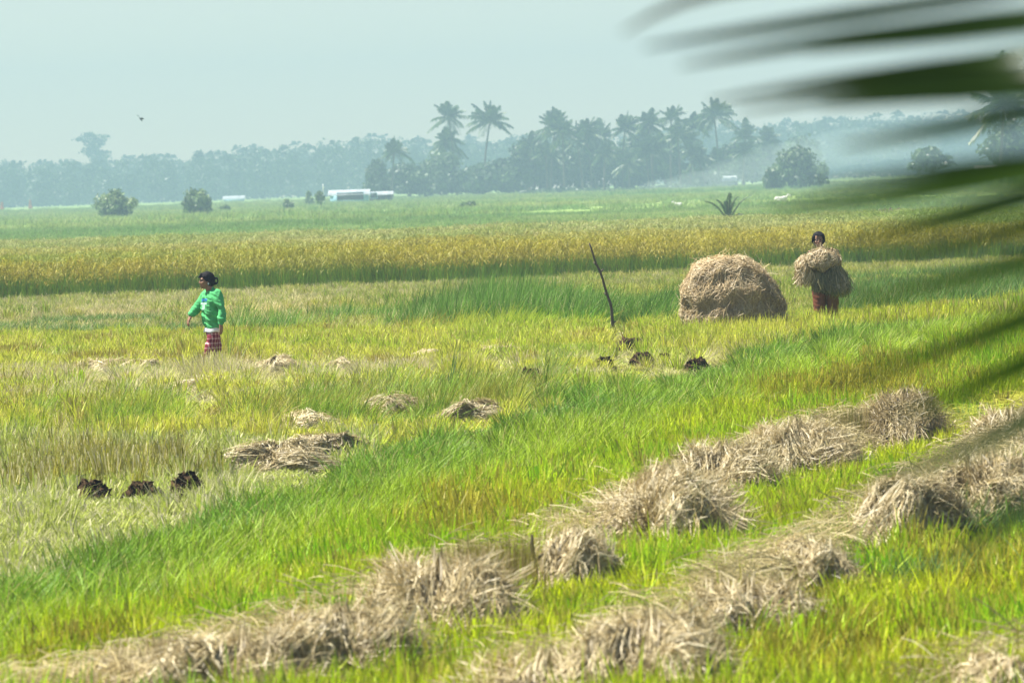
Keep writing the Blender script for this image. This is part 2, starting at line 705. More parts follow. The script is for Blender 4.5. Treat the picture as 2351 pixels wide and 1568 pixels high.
L_RICE = [(-200, 681), (0, 672), (500, 650), (1000, 632), (1500, 612), (1900, 597), (2351, 572), (2600, 560)]
L_BUND = [(-200, 755), (0, 748), (500, 738), (1000, 727), (1560, 715), (1900, 700), (2351, 668), (2600, 650)]
L_LUSH = [(-200, 1440), (0, 1375), (350, 1275), (700, 1135), (1000, 1030), (1250, 960), (1500, 890), (1700, 835), (1900, 780), (2100, 740), (2600, 660)]
HW_LUSH = [90, 85, 78, 75, 72, 75, 65, 45, 30, 22, 20]
L_ROW1 = [(-200, 1660), (150, 1590), (400, 1530), (600, 1470), (850, 1390), (1000, 1320), (1100, 1280), (1300, 1210), (1500, 1130), (1700, 1040), (1850, 985), (2000, 930), (2100, 900), (2351, 850)]
L_ROW2 = [(900, 1660), (1200, 1550), (1350, 1500), (1450, 1440), (1600, 1370), (1800, 1290), (1900, 1230), (2070, 1130), (2250, 1030), (2351, 970), (2500, 900)]

# what lies on the field ------------------------------------------------
G_ROW1 = 'straw heaps of the upper diagonal row'
G_ROW2 = 'straw heaps of the lower diagonal row'
G_MID = 'straw left on the stubble in mid field'
HEAPS = [
    (230, 1590, 460, 70, 'low flat straw swath along the bottom left edge, tufts of green behind it', G_ROW1),
    (495, 1590, 290, 165, 'big straw heap with dark hollows, lowest full heap of the long diagonal row', G_ROW1),
    (735, 1535, 260, 175, 'tall tousled straw heap, second up the long diagonal row, below the green band', G_ROW1),
    (975, 1425, 260, 165, 'straw heap ending at a black gap on its right foot, below the orange brown stubble', G_ROW1),
    (1305, 1305, 150, 165, 'narrow slanting straw heap just right of the dark vertical gap in the stubble', G_ROW1),
    (1520, 1220, 250, 160, 'wide rounded straw heap in the middle of the long diagonal row', G_ROW1),
    (1645, 1110, 200, 125, 'straw heap below the green lush band, standing behind the wide rounded heap', G_ROW1),
    (1815, 1045, 175, 110, 'loose pale straw heap directly left of the squared clump of cut stubble', G_ROW1),
    (2060, 975, 160, 105, 'dark brown tangled straw heap at the top end of the long diagonal row', G_ROW1),
    (1200, 1600, 300, 90, 'low straw heap cut by the bottom edge, in the lower row, in yellow green stubble', G_ROW2),
    (1465, 1590, 290, 200, 'largest pale straw heap at the bottom of the lower row', G_ROW2),
    (1690, 1420, 240, 140, 'straw heap with two dark hollows, next above the largest pale heap', G_ROW2),
    (1840, 1310, 160, 125, 'small steep straw heap at the end of the lower row, yellow stubble on its right', G_ROW2),
    (2075, 1205, 190, 155, 'grey brown straw heap on the right, left of the shaded straw by the palm leaf', G_ROW2),
    (2260, 1180, 240, 160, 'broad flattened straw heap at the right edge with blue green grass over it', G_ROW2),
    (2310, 1010, 170, 95, 'pale straw heap partly behind the lowest blurred palm leaflets at the right edge', G_ROW2),
    (2290, 1600, 230, 110, 'straw heap in the bottom right corner of the field', G_ROW2),
    (650, 1060, 170, 65, 'brown straw heap with long loose stems, left of the lush green band', G_MID),
    (745, 1035, 90, 62, 'small dark topped straw heap touching the long brown heap behind the lush band', G_MID),
    (700, 965, 120, 34, 'low curved straw heap in front of the row of tall green tufts', G_MID),
    (900, 935, 100, 40, 'pale straw heap at the foot of tall green tufts, behind the lush band', G_MID),
    (1085, 955, 110, 52, 'straw heap with stems sticking up at the upper edge of the lush green band', G_MID),
    (225, 838, 95, 22, 'flat straw bundle lying on the stubble farthest left, below the woman', G_MID),
    (325, 836, 50, 22, 'tiny tilted straw bundle between two flat bundles, below the woman', G_MID),
    (415, 833, 70, 18, 'thin straw bundle lying straight below the woman in green', G_MID),
    (640, 840, 80, 36, 'peaked straw bundle right of the woman, on the yellow green stubble', G_MID),
    (785, 836, 60, 22, 'small straw bundle between the peaked bundle and the tall single weed', G_MID),
    (1145, 806, 80, 18, 'straw bundle lying right of the tall single weed, left of the leaning pole', G_MID),
    (985, 812, 60, 16, 'flat straw patch immediately left of the tall single weed', G_MID),
    (465, 878, 120, 14, 'long thin line of straw lying alone below the flat bundles', G_MID),
    (140, 918, 80, 16, 'flat brownish straw patch near the left edge, by dark green tufts', G_MID),
    (2235, 750, 60, 18, 'small dark straw tuft on bright stubble, at the right below the straw carrier', G_MID),
    (2100, 758, 110, 10, 'thin pale straw streak on bright stubble, right of the straw carrier', G_MID),
    (1850, 768, 60, 14, 'pale low straw patch on the stubble, below the straw carrier', G_MID),
]
CLODS = [
    (1218, 862, 44, 24, 'dark earth clod nearest the single weed, leftmost of the clods below the leaning pole'),
    (1300, 856, 50, 16, 'flat dark earth clod between the leftmost clod and the one with pale straw beside it'),
    (1385, 832, 40, 18, 'dark earth clod with pale straw on its left, below the foot of the leaning pole'),
    (1475, 822, 54, 20, 'largest dark earth clod of the cluster below the leaning pole'),
    (1525, 820, 30, 14, 'small earth clod touching the right of the largest clod'),
    (1447, 787, 60, 18, 'earth clod with a straw cap immediately right of the foot of the leaning pole'),
    (1600, 832, 46, 16, 'earth clod half hidden in green grass, in front of the haystack'),
    (1560, 792, 36, 12, 'small brown earth clod just in front of the left side of the haystack'),
    (1655, 787, 60, 14, 'brown earth clod with dry straw, in front of the middle of the haystack'),
    (1590, 806, 50, 12, 'low greenish earth clod among stubble below the haystack'),
    (1965, 780, 60, 14, 'row of dark holes in an earth clod below the straw carrier'),
    (208, 1130, 110, 62, 'big hollow black earth mound in the dry stubble, near the left edge'),
    (325, 1125, 100, 50, 'brown earth mound with green blades in it, right of the big hollow mound'),
    (430, 1112, 60, 36, 'small rounded earth mound with brown grass, right of the two dark mounds'),
    (410, 1140, 30, 14, 'tiny black hole mound in pale straw, in front of the small rounded mound'),
]

YEL = np.array((0.52, 0.58, 0.010))
GRN = np.array((0.10, 0.25, 0.012))
STRAW = np.array((0.56, 0.48, 0.15))

TUFTS = {k: [] for k in ('stubble', 'lush', 'dry', 'tall', 'litter')}
for y0, y1, dens, sz in ((16, 27, 66, 1.25), (27, 45, 54, 1.15), (45, 75, 42, 1.05), (75, 112, 30, 1.15), (112, 143, 18, 1.3)):
    x, y = cand(y0, y1, dens)
    z = gz(x, y)
    px, py = project(np.column_stack([x, y, z + 0.25]))
    nA, nB = fbm(x, y, 2.2, 21, 3), fbm(x, y * 0.7, 0.8, 33, 2)
    nC = vnoise(x, y, 0.45, 41)
    u = rs.uniform(0, 1, len(x))
    n_ = len(x)
    kind = np.full(n_, 'stubble', dtype=object)
    tint = np.tile(YEL, (n_, 1)) * (0.75 + 0.5 * nA[:, None])
    tint = mixa(tint, GRN * 1.6, np.clip((nB - 0.52) * 3.0, 0, 0.7))
    tint2 = np.tile(STRAW, (n_, 1)) * (0.75 + 0.4 * nC[:, None])
    hs = 0.30 + 0.65 * nB + 0.65 * nC
    tint *= (0.60 + 0.8 * rs.uniform(0, 1, (n_, 1)))
    live = np.ones(n_, bool)
    dr, db = band(px, py, L_RICE, 1.0), band(px, py, L_BUND, 1.0)
    lush = band(px, py, L_LUSH, HW_LUSH) + (nA - 0.5) * 1.2
    # field behind the bund: short pinkish stubble on the left, greener to the right
    m = (db < 0)
    right = np.clip((px - 650) / 900, 0, 1)
    tanw = np.clip(1.15 - right * 1.0 + (nA - 0.5) * 1.2, 0, 1)
    k_ = m & (u < tanw * 0.85)
    kind[k_] = 'dry'
    tint2[k_] = np.array((0.80, 0.66, 0.36)) * (0.8 + 0.4 * nC[k_, None])
    tint[m] = mixa(np.array((0.48, 0.50, 0.07)), np.array((0.24, 0.42, 0.03)), np.clip(nB[m] * 1.6 - 0.5, 0, 1))
    hs[m] *= 0.6
    live &= ~(y > 140.5 + 0.35 * x)
    k_ = m & (py < np.interp(px, [q[0] for q in L_RICE], [q[1] for q in L_RICE]) + 28) & (u < 0.6)
    kind[k_] = 'dry'
    tint2[k_] = (0.60, 0.52, 0.30)
    # green weeds along the bund
    bw = (db > -42) & (db < 6) & (px > 480) & (px < 1600) & (nA + 0.25 * nC > 0.70)
    bw |= (db > -26 + 26 * (nB - 0.5)) & (db < 4) & (px > 960) & (px < 1560) & (nC > 0.12)
    bw &= (u < 0.8) & (px + 160 * (nA - 0.5) > 560) & (px + 200 * (nB - 0.5) < 1560)
    kind[bw & (db > -60) & ((px > 930) | (nB > 0.55))] = 'tall'
    kind[bw & (db <= -60)] = 'stubble'
    tint[bw] = np.array((0.10, 0.29, 0.012)) * (0.7 + 0.7 * nB[bw, None])
    hs[bw] = (0.36 + 0.35 * nA + np.clip(0.35 - np.abs(px - 1150) / 900, 0, 0.35))[bw]
    lw = (db > -30) & (db < 8) & (px < 480) & (nA + 0.2 * nC > 0.68)
    kind[lw] = 'lush'
    tint[lw] = np.array((0.10, 0.25, 0.03))
    hs[lw] = 0.6
    rw = (db > -55) & (db < 0) & (px > 1900) & (nA + 0.3 * nC > 0.45)
    kind[rw] = 'lush'
    tint[rw] = np.array((0.10, 0.26, 0.03))
    hs[rw] = 0.9
    # woman's field
    e = (db >= 0) & (lush < -1)
    hs[e] *= np.interp(py[e], [730, 900, 1000], [0.62, 0.72, 0.9])
    tint[e] = mixa(np.array((0.66, 0.70, 0.06)), np.array((0.40, 0.58, 0.02)), np.clip((nB[e] - 0.42) * 3, 0, 1))
    o_ = e & (nC > 0.72) & (nA > 0.5)
    tint[o_] = (0.36, 0.30, 0.03)
    # straw litter between the woman and the near tufts
    ls = np.exp(-((py - 822 + 0.012 * (px - 700)) / 26.0) ** 2) * (px < 1450) + 0.8 * np.exp(-((py - 875) / 20.0) ** 2) * (px < 1000)
    ls = np.maximum(ls, 0.7 * np.exp(-((py - 775 + 0.02 * (px - 1900)) / 18.0) ** 2) * (px > 1500))
    ls *= (nA + 0.35 * nB > 0.62)
    k_ = e & (py < 960) & (u > 0.70)
    kind[k_] = 'dry'
    tint2[k_] = np.array((0.76, 0.68, 0.34)) * (0.7 + 0.5 * nB[k_, None])
    k_ = e & (u < ls * 0.8)
    kind[k_] = 'dry'
    tint2[k_] = np.array((0.66, 0.56, 0.36))
    # row of taller green tufts
    ft = np.exp(-((py - np.interp(px, [0, 300, 560, 800, 1000, 1250], [955, 935, 930, 905, 890, 860])) / 38.0) ** 2) * (px < 1280)
    ft *= np.where(px < 560, np.clip((nA - 0.42) * 6, 0, 1), 1)
    k_ = e & (u < ft * 0.75) & (nB > 0.35)
    kind[k_] = 'tall'
    tint[k_] = np.array((0.20, 0.37, 0.012)) * (0.8 + 0.6 * nC[k_, None])
    k2 = k_ & (nC > 0.6)
    tint[k2] = (0.27, 0.30, 0.02)
    hs[k_] = 0.30 + 0.32 * nB[k_]
    # long dull stubble on the left, olive and then pale straw nearer
    md_ = e & (py > 960) & (py < np.interp(px, [0, 600, 900], [1100, 1100, 960]) + 60 * (nA - 0.5))
    tint[md_] = mixa(np.array((0.52, 0.58, 0.09)), np.array((0.36, 0.48, 0.04)), nB[md_])
    tint2[md_] = (0.72, 0.65, 0.38)
    k_ = md_ & (u < 0.45)
    kind[k_] = 'dry'
    hs[md_] *= 0.85
    ol = np.maximum(spot(px, py, 270, 1035, 260, 45), spot(px, py, 60, 1090, 110, 35))
    k_ = e & (u < ol * 0.5)
    kind[k_] = 'stubble'
    tint[k_] = np.array((0.34, 0.32, 0.02)) * (0.7 + 0.6 * nC[k_, None])
    hs[k_] = 1.05
    wp = e & (py > np.interp(px, [0, 300, 620, 900, 1100], [1085, 1090, 1030, 985, 950]) + 50 * (nA - 0.5))
    k_ = wp & (u < 0.30 + 0.5 * nB)
    kind[k_] = 'dry'
    tint2[wp] = np.array((0.66, 0.60, 0.38)) * (0.85 + 0.3 * nC[wp, None])
    tint[wp] = (0.46, 0.54, 0.07)
    hs[wp] *= 0.7
    # the lush band
    g = (np.abs(lush) <= 1) & (db > 40)
    kind[g & (u < 0.92)] = 'lush'
    tint[g] = mixa(np.array((0.12, 0.31, 0.010)), np.array((0.36, 0.52, 0.01)), np.clip(0.5 + 0.5 * lush[g] + (nB[g] - 0.5), 0, 1))
    hs[g] = 0.45 + 0.45 * nB[g]
    # bright stubble in front of it
    f_ = (lush > 1)
    tint[f_] = mixa(np.array((0.60, 0.68, 0.006)), np.array((0.27, 0.55, 0.006)), np.clip((nB[f_] - 0.35) * 2.2 + (nA[f_] - 0.5), 0, 1))
    tint2[f_] = np.array((0.52, 0.50, 0.07)) * (0.75 + 0.4 * nC[f_, None])
    dd_ = f_ & (rs.uniform(0, 1, n_) < 0.06 + 0.18 * (nC > 0.7))
    tint[dd_] = np.array((0.42, 0.36, 0.06)) * (0.6 + 0.7 * nB[dd_, None])
    dk = f_ & (nB < 0.36)
    tint[dk] = tint[dk] * 0.55 + np.array((0.03, 0.10, 0.0))
    og = np.maximum.reduce([spot(px, py, 1080, 1160, 190, 60), spot(px, py, 1960, 850, 230, 50), spot(px, py, 1900, 1430, 330, 130) * 0.8,
                            spot(px, py, 250, 1480, 260, 70) * 0.5, spot(px, py, 2250, 1250, 140, 60), spot(px, py, 1930, 960, 90, 40)])
    k_ = f_ & (u < og * 0.85)
    tint[k_] = np.array((0.33, 0.29, 0.02)) * (0.65 + 0.7 * nC[k_, None])
    hs[f_] *= 0.62 + 0.25 * nA[f_]
    bg = f_ & (px > 2050) & (py > 900) & (py < 1350) & (nA > 0.58)
    kind[bg] = 'lush'
    tint[bg] = (0.14, 0.27, 0.07)
    # thin where the straw rows lie
    r1, r2 = np.abs(band(px, py - 36, L_ROW1, 40.0)), np.abs(band(px, py - 36, L_ROW2, 44.0))
    rr = np.minimum(r1, np.where(px > 1050, r2, 9)) + (nA - 0.5) * 0.7
    k_ = f_ & (rr < 1)
    live[k_ & (u < 0.62)] = False
    kind[k_ & (u > 0.70)] = 'dry'
    kind[k_ & (u > 0.85)] = 'litter'
    hs[k_] *= 0.65
    # gaps of bare soil
    live &= ~((nC < 0.17) & (nB < 0.6) & (u < 0.85) & (kind != 'lush'))
    for (cx_, by_, w_, h_, *_r2) in [q for q in HEAPS if q[3] < 70] + [(q[0], q[1], q[2] * 1.2, q[3]) for q in CLODS]:
        k_ = (np.abs(px - cx_) < w_ * 0.52) & (py > by_ - h_ * 1.2) & (py < by_ + 30 + 0.02 * by_)
        hs[k_] *= 0.5
        live[k_ & (u < (0.35 if w_ > 80 else 0.65))] = False
    k_ = (np.abs(px - 1418) < 34) & (py > 712) & (py < 815)
    hs[k_] *= 0.35
    live[k_ & (u < 0.6)] = False
    k_ = (np.abs(px - 487) < 50) & (py > 785) & (py < 830)
    hs[k_] = np.maximum(hs[k_], 1.0) * 1.08
    for cx_, by_, w_ in ((1897, 735, 60), (1680, 752, 130)):
        k_ = (np.abs(px - cx_) < w_) & (py > by_ - 12) & (py < by_ + 26)
        hs[k_] = np.maximum(hs[k_], 0.95)
    for kk_ in TUFTS:
        s_ = live & (kind == kk_)
        sc_ = sz * rs.uniform(0.8, 1.2, s_.sum())
        TUFTS[kk_].append((np.column_stack([x, y, z])[s_], np.column_stack([sc_, sc_, sc_ * hs[s_]]), tint[s_], tint2[s_]))

NAMES = {'stubble': 'rice_stubble', 'lush': 'lush_grass', 'dry': 'dry_stubble', 'tall': 'tall_grass', 'litter': 'straw_litter'}
for k_, L_ in TUFTS.items():
    P, S, T1, T2 = (np.concatenate(q) for q in zip(*L_))
    scatter(NAMES[k_], k_, P, S, T1, T2, rotz=rs.normal(0, 0.9, len(P)) if k_ in ('lush', 'tall') else None)

# loose straw spread along the two rows
LP, LS, L1, L2 = [], [], [], []
for y0, y1, dens in ((18, 30, 90), (30, 52, 70)):
    x, y = cand(y0, y1, dens)
    z = gz(x, y)
    px, py = project(np.column_stack([x, y, z + 0.12]))
    r1, r2 = np.abs(band(px, py - 34, L_ROW1, 36.0)), np.abs(band(px, py - 34, L_ROW2, 40.0))
    r2 = np.where(px > 1080, r2, 9)
    r3 = np.where(px > 2120, np.abs(band(px, py, [(2100, 1600), (2600, 1520)], 40.0)), 9)
    rr = np.minimum(np.minimum(r1, r2), r3)
    k_ = (rr + (fbm(x, y, 0.9, 71, 2) - 0.5) * 1.6 < 0.80) & (rs.uniform(0, 1, len(x)) < 0.7 * (0.4 + fbm(x, y, 1.4, 77, 2)))
    z = z + 0.26 * np.clip(1 - rr, 0, 1) * fbm(x, y, 0.5, 72, 2)
    m_ = k_.sum()
    LP.append(np.column_stack([x, y, z])[k_])
    LS.append(np.column_stack([rs.uniform(0.7, 1.1, m_)] * 3))
    L1.append(np.tile((0.3, 0.3, 0.05), (m_, 1)))
    L2.append(np.array((0.52, 0.43, 0.22)) * rs.uniform(0.6, 1.25, (m_, 1)))
scatter('loose_straw', 'litter', np.concatenate(LP), np.concatenate(LS), np.concatenate(L1), np.concatenate(L2), rotz=None, tilt=0.22)

# standing rice
x, y = cand(139, 214, 10)
z = gz(x, y)
ok = (y > 141.5 + 0.35 * x + 2.2 * (fbm(x, y * 0, 3.2, 5, 3) - 0.5) + 1.2 * (vnoise(x, y, 0.5, 8) - 0.5)) & (y < 211 + 5 * (fbm(x, y * 0, 9.0, 6) - 0.5))
x, y, z = x[ok], y[ok], z[ok]
nA, nB = fbm(x, y, 9.0, 51, 3), fbm(x, y, 1.6, 52, 2)
px, py = project(np.column_stack([x, y, z + 0.7]))
t1 = mixa(np.array((0.11, 0.28, 0.012)), np.array((0.18, 0.33, 0.02)), nB)
t2 = mixa(np.array((0.37, 0.30, 0.03)), np.array((0.40, 0.39, 0.15)), np.clip((y - 148) / 40 + (nA - 0.5), 0, 1))
gr = np.clip((nA - 0.56) * 5, 0, 1) * 0.5 + np.clip((px - 1850) / 300, 0, 1) * np.clip((nA - 0.3) * 3, 0, 0.7)
t2 = mixa(t2, np.array((0.22, 0.31, 0.04)), gr)
s_ = rs.uniform(0.85, 1.15, len(x))
scatter('standing_rice', 'rice', np.column_stack([x, y, z]), np.column_stack([s_ * 1.1, s_ * 1.1, s_ * (0.72 + 0.26 * nA + 0.26 * nB)]), t1, t2)

# hazy pasture beyond
PS = []
for y0, y1, dens in ((213, 420, 0.75), (420, 1180, 0.10)):
    x, y = cand(y0, y1, dens)
    z = gz(x, y)
    nA, nB = fbm(x, y, 24.0, 61, 3), fbm(x * 0.35, y, 14.0, 62, 2)
    ok = (nB + 0.35 * nA > 0.52)
    x, y, z, nA, nB = x[ok], y[ok], z[ok], nA[ok], nB[ok]
    t1 = mixa(np.array((0.17, 0.32, 0.075)), np.array((0.40, 0.46, 0.13)), np.clip(nA * 2 - 0.5, 0, 1))
    s_ = rs.uniform(0.7, 1.3, len(x)) * (1.0 if y0 < 400 else 1.7)
    PS.append((np.column_stack([x, y, z]), np.column_stack([s_, s_, s_ * (0.35 + 0.7 * np.clip(nB * 2 - 0.7, 0, 1))]), t1, np.tile((0.34, 0.34, 0.16), (len(x), 1))))
P, S, T1, T2 = (np.concatenate(q) for q in zip(*PS))
scatter('pasture_grass', 'meadow', P, S, T1, T2)
# ------------------------------------------------------------------ straw heaps, bundles, clods
STRAW_A, STRAW_B, STRAW_C = np.array((0.54, 0.445, 0.235)), np.array((0.31, 0.235, 0.095)), np.array((0.67, 0.58, 0.35))


def dome(L, Wd, Hh, seed, p=0.5, lump=0.25, steep=2.4):
    """closed-top mound surface S(theta, s): s=0 rim on the ground, s=1 top"""
    r = np.random.RandomState(seed)
    ph = r.uniform(0, 6.28, 6)
    am = r.uniform(0.4, 1.0, 6)

    def S(th, s):
        th, s = np.broadcast_arrays(np.asarray(th, float), np.asarray(s, float))
        q = np.clip(1 - s, 0, 1.6)
        rad = q ** p
        bump = 1 + lump * (am[0] * np.sin(2 * th + ph[0]) * 0.35 + am[1] * np.sin(3 * th + ph[1] + 3 * s) * 0.3 + am[2] * np.sin(5 * th + ph[2] - 5 * s) * 0.22
                           + am[4] * np.sin(9 * th + ph[4] + 9 * s) * 0.12)
        z = Hh * np.clip(s, -0.3, 1) ** 1.0
        z = Hh * (1 - np.clip(q, 0, 1.3) ** steep) * (1 + lump * 0.5 * np.sin(2 * th + ph[3]) * rad + lump * 0.35 * np.sin(4 * th + ph[5] + 2) * rad)
        return np.stack([0.5 * L * rad * bump * np.cos(th), 0.5 * Wd * rad * bump * np.sin(th), z], -1)
    return S


def pile(buf, S, r, n, len_m, size, width, cols, core_c, pref=0.0, stray=0.12, lift=0.02, kk=6, fall=0.35, s_hi=0.97, core=0.93, with_core=True):
    """core surface plus n straws lying along it"""
    th = np.linspace(0, 2 * np.pi, 49)
    sv = np.linspace(0, 1, 15) ** 0.8
    T, Sx = np.meshgrid(th, sv, indexing='ij')
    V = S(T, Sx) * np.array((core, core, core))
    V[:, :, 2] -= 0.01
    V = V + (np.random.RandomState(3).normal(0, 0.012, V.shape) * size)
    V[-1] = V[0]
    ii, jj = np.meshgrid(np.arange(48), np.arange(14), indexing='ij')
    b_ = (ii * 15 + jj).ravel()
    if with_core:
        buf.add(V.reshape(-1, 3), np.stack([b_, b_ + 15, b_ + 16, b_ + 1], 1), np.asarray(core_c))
    # straws
    t0 = r.uniform(0, 2 * np.pi, n)
    s0 = r.uniform(0.0, s_hi, n) ** 0.9
    Ln = len_m * r.uniform(0.5, 1.3, n) / size
    ang = r.normal(pref, fall, n) + np.where(r.uniform(0, 1, n) < 0.5, np.pi, 0)
    t = np.linspace(0, 1, kk)[None, :]
    curl = r.normal(0, 0.7, n)
    a = ang[:, None] + curl[:, None] * t
    rad = np.maximum(np.sqrt(np.clip(1 - s0, 0.05, 1)), 0.25)[:, None]
    TH = t0[:, None] + np.cos(a) * Ln[:, None] * t / rad
    SS = np.clip(s0[:, None] + np.sin(a) * Ln[:, None] * t, -0.1, 0.995)
    P = S(TH, SS)
    out = norm(P * np.array((1, 1, 0.6)) + np.array((0, 0, 0.15 * size)))
    off = (r.uniform(0.0, lift, n)[:, None] + lift * 1.2 * np.sin(np.pi * t) * r.uniform(0, 1, (n, 1)))
    st = (r.uniform(0, 1, n) < stray)[:, None] * (t ** 2) * r.uniform(0.05, 0.22, (n, 1)) * size
    P = P + out * (off + st)[:, :, None] + np.stack([0 * st, 0 * st, -0.3 * st], -1)
    P = P + r.normal(0, 0.004, P.shape)
    P[:, :, 2] = np.maximum(P[:, :, 2], -0.02)
    tang = norm(P[:, -1] - P[:, 0])
    Wd = norm(np.cross(tang, out[:, kk // 2]) + r.normal(0, 0.35, (n, 3)))
    wid = width * r.uniform(0.6, 1.4, (n, 1)) * np.ones((1, kk))
    wid[:, -1] *= 0.4
    k = np.clip((vnoise(t0 * 2.2, s0 * 9.0, 1.0, 91) * 1.5 - 0.25 + r.normal(0, 0.22, n)) * len(cols), 0, len(cols) - 1e-3).astype(int)
    C = np.asarray(cols)[k] * r.uniform(0.65, 1.2, (n, 1))
    buf.add(*ribbons(P, Wd, wid, np.clip(C, 0, 0.9)))


def row_dir(line, cx):
    xs_, ys_ = [q[0] for q in line], [q[1] for q in line]
    p_, q_ = (at(cx + e_, float(np.interp(cx + e_, xs_, ys_)), 0.15) for e_ in (-60, 60))
    return math.atan2(q_[1] - p_[1], q_[0] - p_[0])


def heap(name, p, L, Wm, Hm, rot, label, cat, group, seed, n, cols, core_c, pref, sw, sl, stray, lump):
    r = np.random.RandomState(seed * 13 + 5)
    b = Buf()
    S = dome(L, Wm, Hm, seed, lump=lump, p=0.55, steep=2.0)
    size = max((L + Wm) / 2, 0.3)
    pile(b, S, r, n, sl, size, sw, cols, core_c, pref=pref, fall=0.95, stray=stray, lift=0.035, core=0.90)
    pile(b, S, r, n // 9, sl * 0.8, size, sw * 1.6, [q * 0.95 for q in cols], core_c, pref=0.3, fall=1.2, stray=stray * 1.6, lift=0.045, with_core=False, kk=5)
    o = link(name, b.mesh(name), MAT_STRAW, loc=(p[0], p[1], float(gz(p[0], p[1]))), rotz=rot)
    return tag(o, label, cat, group)


for i, (cx, by, wp, hp, lab, grp) in enumerate(HEAPS):
    flat = hp < 40
    if grp == G_MID:
        p = atg(cx, by, 0.10)
        d = p[1]
        Wm, Hm = wp * 1.5 * mpp(d), (hp * 0.50) * mpp(d) + 0.045
        dep = 0.7 * Wm
        heap('straw_bundle' if flat else 'straw_heap', (p[0], d + dep * 0.3), Wm, dep, Hm, 0.1, lab, 'straw bundle' if flat else 'straw heap', grp, i + 1,
             1100 if flat else 3800, (STRAW_A * 1.25, STRAW_C, STRAW_C * 1.2) if flat else (STRAW_A, STRAW_B, STRAW_C), (0.44, 0.37, 0.2) if flat else (0.11, 0.082, 0.045), 0.15, 0.0062, 0.28, 0.15 if flat else 0.2, 1.1)  # dark core of the taller heaps: hollow shade put into its colour
    else:
        p = at(cx, by + 40, 0.10)
        d = p[1]
        Wm, Hm = wp * 1.32 * mpp(d), hp * 0.74 * mpp(d) * (0.78 if i in (4, 11, 12) else 1.0) + 0.07
        L = Wm * (2.4 if i in (3, 4) else 1.9 if i not in (13, 16) else 1.2)
        a_ = row_dir(L_ROW2 if grp == G_ROW2 else L_ROW1, cx)
        n_ = int(np.clip(8500 * Wm * L / 0.5, 3500, 20000))
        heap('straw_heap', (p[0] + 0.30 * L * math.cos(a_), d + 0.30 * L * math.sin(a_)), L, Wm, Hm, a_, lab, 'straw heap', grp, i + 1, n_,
             (STRAW_A, STRAW_B, STRAW_C) if i != 8 else (STRAW_B, STRAW_B * 0.7, STRAW_A), (0.085, 0.062, 0.032), 0.95, 0.0050, 0.34, 0.12, 0.75)  # dark core shows through gaps, its colour stands in for shade in hollows

# squared clump of cut stubble standing among the heaps
b = Buf()
r = np.random.RandomState(77)
p = atg(1935, 1000, 0.12)
for q in range(26):
    base = np.array([r.uniform(-0.20, 0.20), r.uniform(-0.15, 0.15), 0])
    bb = Buf()
    blades(bb, r, 34, 0.06, 0.26, 0.46, 0.12, 0.008, 0.3, dry=0.4, stiff=True, base=base, kk=4)
    C = np.concatenate(bb.C)
    c = mixa(np.array((0.24, 0.24, 0.02)), np.array((0.45, 0.36, 0.17)), C[:, 0]) * C[:, 1:2]
    b.add(np.concatenate(bb.V), np.concatenate(bb.F[4]), c)
clump = link('stubble_clump', b.mesh('stubble_clump'), MAT_LEAF, loc=(p[0], p[1], float(gz(p[0], p[1]))))
tag(clump, 'squared olive brown clump of cut stubble standing among the straw heaps on the right', 'stubble')

# second clump: the dark edged stubble block beside the narrow heap
b = Buf()
p = atg(1165, 1365, 0.1)
for q in range(44):
    base = np.array([r.uniform(-0.33, 0.17), r.uniform(-0.18, 0.25), 0])
    bb = Buf()
    blades(bb, r, 34, 0.06, 0.28, 0.52, 0.12, 0.008, 0.3, dry=0.35, stiff=True, base=base, kk=4)
    C = np.concatenate(bb.C)
    c = mixa(np.array((0.30, 0.27, 0.015)), np.array((0.48, 0.36, 0.15)), C[:, 0]) * C[:, 1:2]
    b.add(np.concatenate(bb.V), np.concatenate(bb.F[4]), c)
clump = link('stubble_clump', b.mesh('stubble_clump'), MAT_LEAF, loc=(p[0], p[1], float(gz(p[0], p[1]))))
tag(clump, 'orange brown block of stubble with a dark gap, left of the narrow slanting heap', 'stubble')

